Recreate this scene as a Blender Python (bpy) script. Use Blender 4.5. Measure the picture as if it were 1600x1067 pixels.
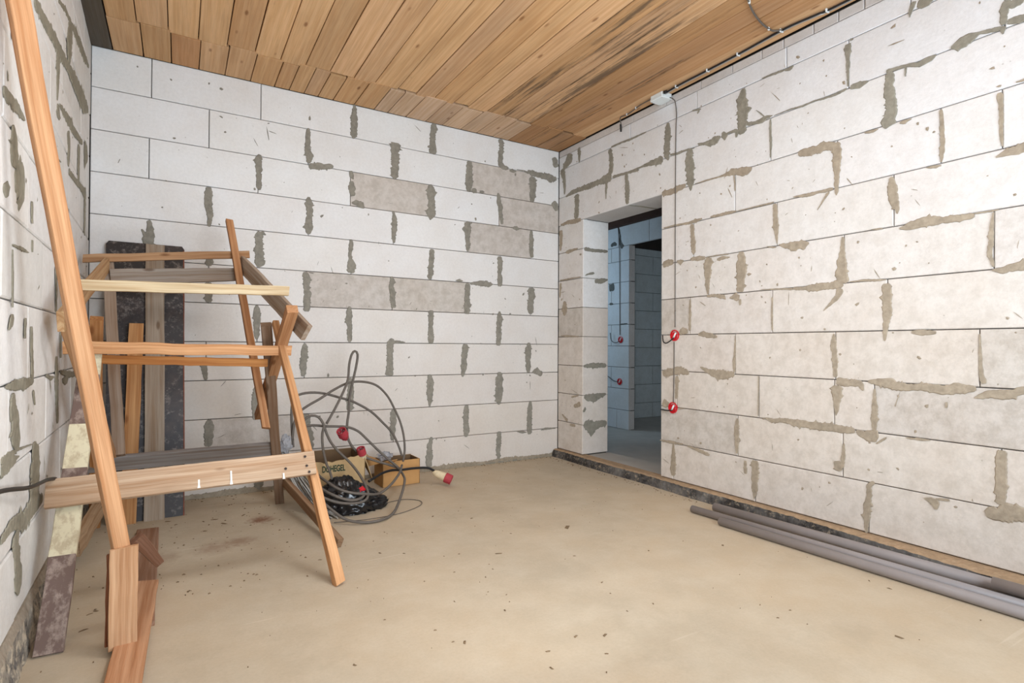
import bpy, bmesh, math, random
from mathutils import Vector, Matrix, noise
R = random.Random(7)
sc = bpy.context.scene
for o in list(bpy.data.objects): bpy.data.objects.remove(o)
COL = sc.collection

# ---------------------------------------------------------------- camera
cam_d = bpy.data.cameras.new('camera'); cam = bpy.data.objects.new('camera', cam_d); COL.objects.link(cam)
cam_d.sensor_width = 36.0; cam_d.lens = 863.36/1600*36; cam_d.clip_start = .02
YAW, PIT, ROL = .5430, .0085, .0054
f = Vector((math.cos(PIT)*math.sin(YAW), math.cos(PIT)*math.cos(YAW), math.sin(PIT)))
rt = Vector((math.cos(YAW), -math.sin(YAW), 0)); up = rt.cross(f)
r2 = math.cos(ROL)*rt + math.sin(ROL)*up; u2 = -math.sin(ROL)*rt + math.cos(ROL)*up
M = Matrix((r2, u2, -f)).transposed().to_4x4(); M.translation = Vector((-2.9347, -4.0556, .9837))
cam.matrix_world = M; sc.camera = cam

# ---------------------------------------------------------------- view, world, lights
sc.view_settings.view_transform = 'Standard'; sc.view_settings.look = 'None'
sc.view_settings.exposure = 0.43; sc.view_settings.gamma = 1; sc.view_settings.use_curve_mapping = False
w = bpy.data.worlds.new('overcast_sky'); sc.world = w; w.use_nodes = True
w.node_tree.nodes['Background'].inputs[0].default_value = (.72, .86, 1, 1)
w.node_tree.nodes['Background'].inputs[1].default_value = 3.0
def area(name, loc, target, sx, sy, power, colr):
    d = bpy.data.lights.new(name, 'AREA'); d.shape = 'RECTANGLE'; d.size = sx; d.size_y = sy; d.energy = power; d.color = colr
    o = bpy.data.objects.new(name, d); COL.objects.link(o); o.location = loc
    o.rotation_euler = (Vector(target)-Vector(loc)).to_track_quat('-Z', 'Y').to_euler(); return o
area('window_daylight', (-1.7, -5.12, 1.5), (-1.7, 0, 1.3), 1.9, 1.5, 47, (.74, .87, 1))
area('overhead_fill_light', (-1.75, -2.6, 2.60), (-1.75, -2.55, 0), .7, .7, 20, (.90, .95, 1))  # added overhead fill out of view, no fixture hangs here
area('upward_bounce_fill', (-2.0, -3.3, .45), (-1.6, -1.6, 2.7), .6, .6, 22, (.88, .94, 1))  # added fill aimed up, in place of flash bounced off the ceiling
area('hall_cool_fill', (.55, 1.8, 1.7), (1.55, .3, 1.1), .7, 1.3, 10, (.56, .79, 1))  # unseen cool fill added to light the hall wall, no window here
area('far_room_daylight', (2.9, -1.2, 1.6), (2.5, 1.4, 1.0), .9, 1.2, 7, (.66, .84, 1))

# ---------------------------------------------------------------- helpers
def link(name, me, parent=None, mat=None, color=None, **kw):
    o = bpy.data.objects.new(name, me); COL.objects.link(o)
    if parent is not None: o.parent = parent
    if mat is not None and not me.materials:
        for m in (mat if isinstance(mat, (list, tuple)) else [mat]): me.materials.append(m)
    if color is not None: o.color = tuple(color) if len(color) == 4 else (*color, 0.0)
    for k, v in kw.items(): o[k] = v
    return o
def empty(name, loc, label, cat, group=None):
    o = bpy.data.objects.new(name, None); COL.objects.link(o); o.location = loc; o.empty_display_size = .1
    o['label'] = label; o['category'] = cat
    if group: o['group'] = group
    return o
def tag(o, label, cat, group=None):
    o['label'] = label; o['category'] = cat
    if group: o['group'] = group
    return o
def mesh(name, V, F, uv=None, mi=None, smooth=False):
    me = bpy.data.meshes.new(name); me.from_pydata([tuple(v) for v in V], [], F)
    if uv:
        l = me.uv_layers.new(name='uv')
        for p in me.polygons:
            for li in p.loop_indices: l.data[li].uv = uv[me.loops[li].vertex_index]
    if mi:
        for p, i in zip(me.polygons, mi): p.material_index = i
    if smooth:
        for p in me.polygons: p.use_smooth = True
    me.update(); return me
def s2l(r, g, b):
    c = lambda x: ((x/255+.055)/1.055)**2.4 if x > 10 else x/255/12.92
    return (c(r), c(g), c(b))

# ---------------------------------------------------------------- materials
class NT:
    def __init__(s, name, rough=.8, spec=.25):
        s.m = bpy.data.materials.new(name); s.m.use_nodes = True; s.t = s.m.node_tree
        s.b = s.t.nodes['Principled BSDF']; s.b.inputs['Roughness'].default_value = rough
        s.b.inputs['Specular IOR Level'].default_value = spec
    def n(s, typ, **kw):
        nd = s.t.nodes.new(typ)
        for k, v in kw.items(): setattr(nd, k, v)
        return nd
    def l(s, a, b): s.t.links.new(a, b)
    def noise(s, vec, scale, detail=4, rough=.6, out=0):
        nd = s.n('ShaderNodeTexNoise'); nd.inputs['Scale'].default_value = scale; nd.inputs['Detail'].default_value = detail
        nd.inputs['Roughness'].default_value = rough; s.l(vec, nd.inputs['Vector']); return nd.outputs[out]
    def ramp(s, fac, pts):
        nd = s.n('ShaderNodeValToRGB'); s.l(fac, nd.inputs[0]); e = nd.color_ramp.elements
        while len(e) < len(pts): e.new(.5)
        for i, (p, c) in enumerate(pts):
            e[i].position = p; e[i].color = (c, c, c, 1) if not isinstance(c, tuple) else (*c, 1)
        return nd.outputs[0]
    def mix(s, fac, a, b, mode='MIX'):
        nd = s.n('ShaderNodeMix', data_type='RGBA', blend_type=mode)
        for v, i in ((fac, 0), (a, 6), (b, 7)):
            if isinstance(v, (int, float)): nd.inputs[i].default_value = v
            elif isinstance(v, tuple): nd.inputs[i].default_value = (*v, 1)
            else: s.l(v, nd.inputs[i])
        return nd.outputs[2]
    def math(s, op, a, b=0.0):
        nd = s.n('ShaderNodeMath', operation=op)
        for v, i in ((a, 0), (b, 1)):
            if isinstance(v, (int, float)): nd.inputs[i].default_value = v
            else: s.l(v, nd.inputs[i])
        return nd.outputs[0]
    def bump(s, h, strength=.3, dist=.002):
        nd = s.n('ShaderNodeBump'); nd.inputs['Strength'].default_value = strength; nd.inputs['Distance'].default_value = dist
        s.l(h, nd.inputs['Height']); s.l(nd.outputs[0], s.b.inputs['Normal'])
    def col(s, c): s.l(c, s.b.inputs['Base Color'])
def scaled(t, vec, sx, sy, sz):
    m = t.n('ShaderNodeMapping'); m.inputs['Scale'].default_value = (sx, sy, sz); t.l(vec, m.inputs['Vector']); return m.outputs[0]

def mat_block():
    t = NT('aerated_concrete', .92, .1); oi = t.n('ShaderNodeObjectInfo'); g = t.n('ShaderNodeNewGeometry')
    pos = g.outputs['Position']
    base = oi.outputs['Color']; al = oi.outputs['Alpha']
    n1 = t.noise(pos, 3.2, 5, .65); n2 = t.noise(pos, 60, 4, .7); n3 = t.noise(pos, 14, 5, .7)
    c = t.mix(t.ramp(n1, [(.35, 0.0), (.75, 1.0)]), base, t.mix(1.0, base, (.93, .90, .87), 'MULTIPLY'))
    c = t.mix(1.0, c, t.ramp(n2, [(.3, .93), (.6, 1.0)]), 'MULTIPLY')
    # rough grey blocks: alpha drives the amount of mottling
    c = t.mix(t.math('MULTIPLY', al, t.ramp(n3, [(.42, 0.0), (.62, .8)])), c, t.mix(1.0, c, (.78, .76, .73), 'MULTIPLY'))
    # small pock marks and scratches
    v = t.n('ShaderNodeTexVoronoi', feature='F1'); v.inputs['Scale'].default_value = 26; v.inputs['Randomness'].default_value = 1; t.l(pos, v.inputs['Vector'])
    spk = t.math('MULTIPLY', t.ramp(v.outputs['Distance'], [(.06, 1.0), (.12, 0.0)]), t.ramp(t.noise(pos, 9, 2, .5), [(.60, 0.0), (.66, 1.0)]))
    c = t.mix(t.math('MULTIPLY', spk, .45), c, s2l(140, 130, 118))
    t.col(c)
    t.bump(t.math('ADD', t.math('MULTIPLY', n2, .6), t.math('MULTIPLY', n3, t.math('ADD', t.math('MULTIPLY', al, 2.0), .5))), .55, .003)
    return t.m
def mat_mortar(name='cement_mortar', bumpd=.004):
    t = NT(name, .95, .1); oi = t.n('ShaderNodeObjectInfo'); g = t.n('ShaderNodeNewGeometry'); pos = g.outputs['Position']
    n = t.noise(pos, 35, 5, .7); n1 = t.noise(pos, 6, 3, .6)
    c = t.mix(1.0, oi.outputs['Color'], t.ramp(n, [(.3, .78), (.65, 1.12)]), 'MULTIPLY')
    c = t.mix(1.0, c, t.ramp(n1, [(.3, .9), (.7, 1.08)]), 'MULTIPLY')
    t.col(c); t.bump(n, .8, bumpd); return t.m
def mat_wood(name='sawn_wood', mold=True, DARKG=(.70, .58, .48)):
    t = NT(name, .72, .25); oi = t.n('ShaderNodeObjectInfo'); uv = t.n('ShaderNodeTexCoord').outputs['UV']
    add = t.n('ShaderNodeVectorMath', operation='ADD'); t.l(uv, add.inputs[0])
    cmb = t.n('ShaderNodeCombineXYZ'); t.l(t.math('MULTIPLY', oi.outputs['Random'], 37.0), cmb.inputs[0]); t.l(t.math('MULTIPLY', oi.outputs['Random'], 91.0), cmb.inputs[2]); t.l(cmb.outputs[0], add.inputs[1])
    vec = add.outputs[0]; base = oi.outputs['Color']
    grain = t.noise(scaled(t, vec, 1.6, 55, 1), 1.0, 5, .6)
    fine = t.noise(scaled(t, vec, 6, 320, 1), 1.0, 3, .6)
    big = t.noise(scaled(t, vec, 1.2, 5, 1), 1.0, 3, .6)
    c = t.mix(t.ramp(grain, [(.38, 0.0), (.62, 1.0)]), base, t.mix(1.0, base, DARKG, 'MULTIPLY'))
    c = t.mix(1.0, c, t.ramp(fine, [(.3, .88), (.6, 1.03)]), 'MULTIPLY')
    c = t.mix(1.0, c, t.ramp(big, [(.3, .86), (.7, 1.1)]), 'MULTIPLY')
    v = t.n('ShaderNodeTexVoronoi', feature='F1'); v.inputs['Scale'].default_value = 1; t.l(scaled(t, vec, 3.2, 9, 1), v.inputs['Vector'])
    knot = t.math('MULTIPLY', t.ramp(v.outputs['Distance'], [(.05, 1.0), (.11, 0.0)]), .75)
    c = t.mix(knot, c, t.mix(1.0, base, (.32, .20, .12), 'MULTIPLY'))
    if mold:
        st = t.noise(scaled(t, vec, .9, 14, 1), 1.0, 6, .75)
        thr = t.math('SUBTRACT', 1.0, t.math('MULTIPLY', oi.outputs['Alpha'], .62))
        k = t.math('MULTIPLY', t.math('SUBTRACT', t.math('ADD', st, .12), thr), 9.0)
        cl = t.n('ShaderNodeClamp'); t.l(k, cl.inputs[0])
        c = t.mix(t.math('MULTIPLY', cl.outputs[0], .75), c, s2l(62, 52, 44))
    t.col(c); t.bump(t.math('ADD', grain, fine), .35, .0015); return t.m
def mat_plain(name, color, rough=.6, spec=.3, n_scale=None, amt=.15, metal=0, bumps=0):
    t = NT(name, rough, spec); t.b.inputs['Metallic'].default_value = metal
    if n_scale:
        pos = t.n('ShaderNodeNewGeometry').outputs['Position']; n = t.noise(pos, n_scale, 4, .6)
        t.col(t.mix(1.0, color, t.ramp(n, [(.3, 1-amt), (.7, 1.0)]), 'MULTIPLY'))
        if bumps: t.bump(n, bumps, .002)
    else: t.b.inputs['Base Color'].default_value = (*color, 1)
    return t.m
def mat_floor():
    t = NT('screed_floor', .78, .3); pos = t.n('ShaderNodeNewGeometry').outputs['Position']
    n1 = t.noise(pos, .8, 5, .6); n2 = t.noise(pos, 5, 5, .65); n3 = t.noise(pos, 90, 3, .7)
    c = t.mix(t.ramp(n1, [(.38, 0.0), (.64, 1.0)]), s2l(191, 172, 146), s2l(178, 164, 143))
    c = t.mix(t.ramp(n2, [(.4, 0.0), (.75, .5)]), c, s2l(206, 193, 172))
    c = t.mix(1.0, c, t.ramp(n3, [(.3, .94), (.6, 1.0)]), 'MULTIPLY')
    # trowel scratches
    sc1 = t.noise(scaled(t, pos, 1.2, 26, 1), 1.0, 2, .5)
    c = t.mix(t.ramp(sc1, [(.70, 0.0), (.74, .22)]), c, s2l(225, 214, 196))
    # dark dust, a rusty stain, and crossboard shade painted as brown patches
    dust = t.math('MULTIPLY', t.ramp(t.noise(pos, 2.1, 5, .7), [(.56, 0.0), (.68, .35)]), 1.0)
    c = t.mix(dust, c, s2l(165, 150, 128))
    for (x, y, r, k) in STAINS_AND_SHADE:
        d = t.n('ShaderNodeVectorMath', operation='DISTANCE'); t.l(pos, d.inputs[0]); d.inputs[1].default_value = (x, y, 0)
        dd = t.math('ADD', d.outputs['Value'], t.math('MULTIPLY', t.math('SUBTRACT', t.noise(pos, 30, 3, .7), .5), r*1.4))
        mr = t.n('ShaderNodeMapRange'); t.l(dd, mr.inputs[0]); mr.inputs[1].default_value = r*.2; mr.inputs[2].default_value = r; mr.inputs[3].default_value = k; mr.inputs[4].default_value = 0
        c = t.mix(mr.outputs[0], c, s2l(120, 75, 48))
    t.col(c); t.bump(t.math('ADD', n2, t.math('MULTIPLY', n3, .3)), .25, .004); return t.m
def mat_blackboard():
    t = NT('bituminous_plywood', .45, .45); pos = t.n('ShaderNodeNewGeometry').outputs['Position']
    n = t.noise(pos, 22, 6, .8); n2 = t.noise(pos, 5, 4, .7)
    c = t.mix(t.ramp(n, [(.52, 0.0), (.66, .65)]), s2l(44, 38, 38), s2l(150, 140, 132))
    c = t.mix(t.ramp(n2, [(.5, 0.0), (.7, .4)]), c, s2l(92, 74, 66)); t.col(c); t.bump(n, .4, .002); return t.m
def mat_bitumen():
    t = NT('bitumen_mortar_plinth', .8, .3); pos = t.n('ShaderNodeNewGeometry').outputs['Position']
    n = t.noise(pos, 38, 6, .8); n2 = t.noise(pos, 4, 4, .75)
    c = t.mix(t.ramp(n2, [(.42, 0.0), (.62, 1.0)]), s2l(54, 51, 50), s2l(116, 112, 108))
    c = t.mix(t.ramp(n, [(.54, 0.0), (.66, .8)]), c, s2l(176, 160, 138)); t.col(c); t.bump(n, .9, .008); return t.m
STAINS_AND_SHADE = [(-2.53, -.66, .085, .85), (-2.78, -1.02, .11, .35), (-2.66, -.98, .09, .45), (-3.0, -1.05, .1, .3)]  # first is the rusty stain, the weaker ones are painted crossboard shade
BLK = mat_block(); MOR = mat_mortar(); WOOD = mat_wood(); CWOOD = mat_wood('ceiling_wood', True, (.86, .79, .70)); FLOOR = mat_floor()
BITU = mat_bitumen(); BBOARD = mat_blackboard(); CORE = mat_plain('recessed_mortar_core', s2l(92, 86, 78), .95, .1, 20)  # darker mortar tone for the wall cores behind the blocks
GREYC = mat_plain('grey_rubber_cable', s2l(104, 96, 88), .6, .3, 40, .2); LIGHTC = mat_plain('light_grey_wire', s2l(172, 168, 162), .5, .4)
BLACKC = mat_plain('black_cable', s2l(28, 27, 28), .45, .4)
PIPE = mat_plain('grey_plastic_pipe', s2l(150, 142, 140), .42, .4, 6, .08)
WHITEP = mat_plain('white_plastic', s2l(226, 232, 232), .4, .4)
REDP = mat_plain('red_plastic', s2l(205, 22, 36), .4, .45); REDD = mat_plain('dusty_red_plastic', s2l(176, 62, 70), .6, .3, 60, .2)
BEIGE = mat_plain('beige_plastic', s2l(222, 203, 168), .55, .3, 60, .15)
CARD = mat_plain('corrugated_cardboard', s2l(196, 150, 98), .85, .1, 12, .15); CARDL = mat_plain('pale_cardboard', s2l(190, 160, 118), .85, .1, 12, .18)
CARDI = mat_plain('cardboard_inside', s2l(120, 96, 72), .9, .1, 12, .15)
BAG = mat_plain('black_bin_bag', s2l(22, 22, 24), .28, .6); INK = mat_plain('green_black_ink', s2l(48, 66, 52), .8, .1)
METAL = mat_plain('galvanised_metal', s2l(190, 190, 190), .35, .5, None, 0, .8)
PLASTER = mat_plain('white_plaster', s2l(225, 220, 212), .9, .1, 40, .15)
HALLFLOOR = mat_plain('grey_concrete_floor', s2l(176, 172, 166), .85, .2, 5, .14, 0, .2)

# ---------------------------------------------------------------- wall builders
class Plane:
    """origin O, along-axis U, out-of-wall normal N (z is up)"""
    def __init__(s, O, U, N): s.O, s.U, s.N = Vector(O), Vector(U).normalized(), Vector(N).normalized()
    def p(s, u, z, h=0.0): return s.O + s.U*u + s.N*h + Vector((0, 0, z))
def block(pl, parent, u0, u1, z0, z1, color, proud=0.0, depth=.05, gap=.0022, ch=.0035, name='block'):
    u0 += gap; u1 -= gap; z0 += gap; z1 -= gap
    j = lambda a: R.uniform(-a, a)
    V = []
    for (du, dh) in ((0, -depth), (0, -ch*.8), (ch, 0)):
        for (u, z, su, sz) in ((u0, z0, 1, 1), (u1, z0, -1, 1), (u1, z1, -1, -1), (u0, z1, 1, -1)):
            V.append(pl.p(u+su*du+(j(.0012) if dh == 0 else 0), z+sz*du+(j(.0012) if dh == 0 else 0), dh+proud))
    F = [(8, 9, 10, 11)]
    for a in (0, 4):
        for i in range(4): k = (i+1) % 4; F.append((a+i, a+k, a+4+k, a+4+i))
    me = mesh(name, V, F)
    return link(name, me, parent, BLK, color)
def stroke(pl, parent, s, color, name='mortar_smear'):
    pts = [(s[i], s[i+1], s[i+2]) for i in range(0, len(s), 3)]
    seg = []
    for (a, b) in zip(pts, pts[1:]):
        L = math.hypot(b[0]-a[0], b[1]-a[1]); n = max(1, int(L/.008))
        for k in range(n): t = k/n; seg.append(tuple(a[i]+(b[i]-a[i])*t for i in range(3)))
    seg.append(pts[-1])
    n = len(seg); V = []; sd = R.uniform(0, 99)
    for i, (u, z, w) in enumerate(seg):
        a = seg[max(i-1, 0)]; b = seg[min(i+1, n-1)]; du, dz = b[0]-a[0], b[1]-a[1]; L = math.hypot(du, dz) or 1
        nu, nz = -dz/L, du/L
        e = min(i, n-1-i); cap = 1 if e > 1 else (.9 if e == 1 else .6)
        wl = w/2*cap*(1+.30*noise.noise((i*.30, sd, 0))+.22*noise.noise((i*.9, sd, 3))+R.uniform(-.10, .10)); wr = w/2*cap*(1+.30*noise.noise((i*.30, sd+9, 0))+.22*noise.noise((i*.9, sd+9, 3))+R.uniform(-.10, .10))
        if R.random() < .06: wl *= 1.35
        if R.random() < .06: wr *= 1.35
        h = .0028+.001*noise.noise((i*.3, sd, 5))
        for (o, hh) in ((wl, -.0005), (wl*.8, h), (-wr*.8, h), (-wr, -.0005)): V.append(pl.p(u+nu*o, z+nz*o, hh+.0012))
    F = []
    for i in range(n-1):
        for k in range(3):
            a = i*4+k; F.append((a, a+4, a+5, a+1))
    F.append((0, 1, 2, 3)); F.append(tuple((n-1)*4+k for k in (3, 2, 1, 0)))
    return link(name, mesh(name, V, F), parent, MOR, color)
def core(name, P0, P1, mat=CORE, kind='structure', **kw):
    (a, b, c), (d, e, g) = P0, P1
    V = [(x, y, z) for x in (a, d) for y in (b, e) for z in (c, g)]
    F = [(0, 1, 3, 2), (4, 6, 7, 5), (0, 4, 5, 1), (2, 3, 7, 6), (0, 2, 6, 4), (1, 5, 7, 3)]
    o = link(name, mesh(name, V, F), None, mat, kw.get('color', (.3, .28, .25)))
    if kind: o['kind'] = kind
    return o
WHITE = s2l(236, 236, 236); WARM = s2l(220, 212, 204); BEI = s2l(208, 201, 194); ROUGH = s2l(200, 190, 180)
def wcol(base, rough=0.0):
    k = R.uniform(.965, 1.0); return (base[0]*k, base[1]*k, base[2]*k*R.uniform(.99, 1.005), rough)
def flecks(pl, parent, n, u0, u1, z0, z1, color, avoid=None):
    V, F = [], []
    for _ in range(n):
        u, z = R.uniform(u0, u1), R.uniform(z0, z1)
        if avoid and avoid(u, z): continue
        r = R.choice((.003, .004, .005, .007, .010)); k = 5; b = len(V); sx = R.uniform(.6, 1.8)
        th_ = R.uniform(0, 3.14); ct, s_t = math.cos(th_), math.sin(th_); sy = 1.0
        if R.random() < .3: sx, sy = R.uniform(2.5, 6), .35
        for i in range(k):
            a = 6.283*i/k; rr = r*R.uniform(.5, 1.2); p_, q_ = rr*sx*math.cos(a), rr*sy*math.sin(a); V.append(pl.p(u+p_*ct-q_*s_t, z+p_*s_t+q_*ct, .0013))
        V.append(pl.p(u, z, .0032))
        for i in range(k): F.append((b+i, b+(i+1) % k, b+k))
    o = link('mortar_flecks', mesh('mortar_flecks', V, F), parent, MOR, color); o['kind'] = 'stuff'; return o
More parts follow.
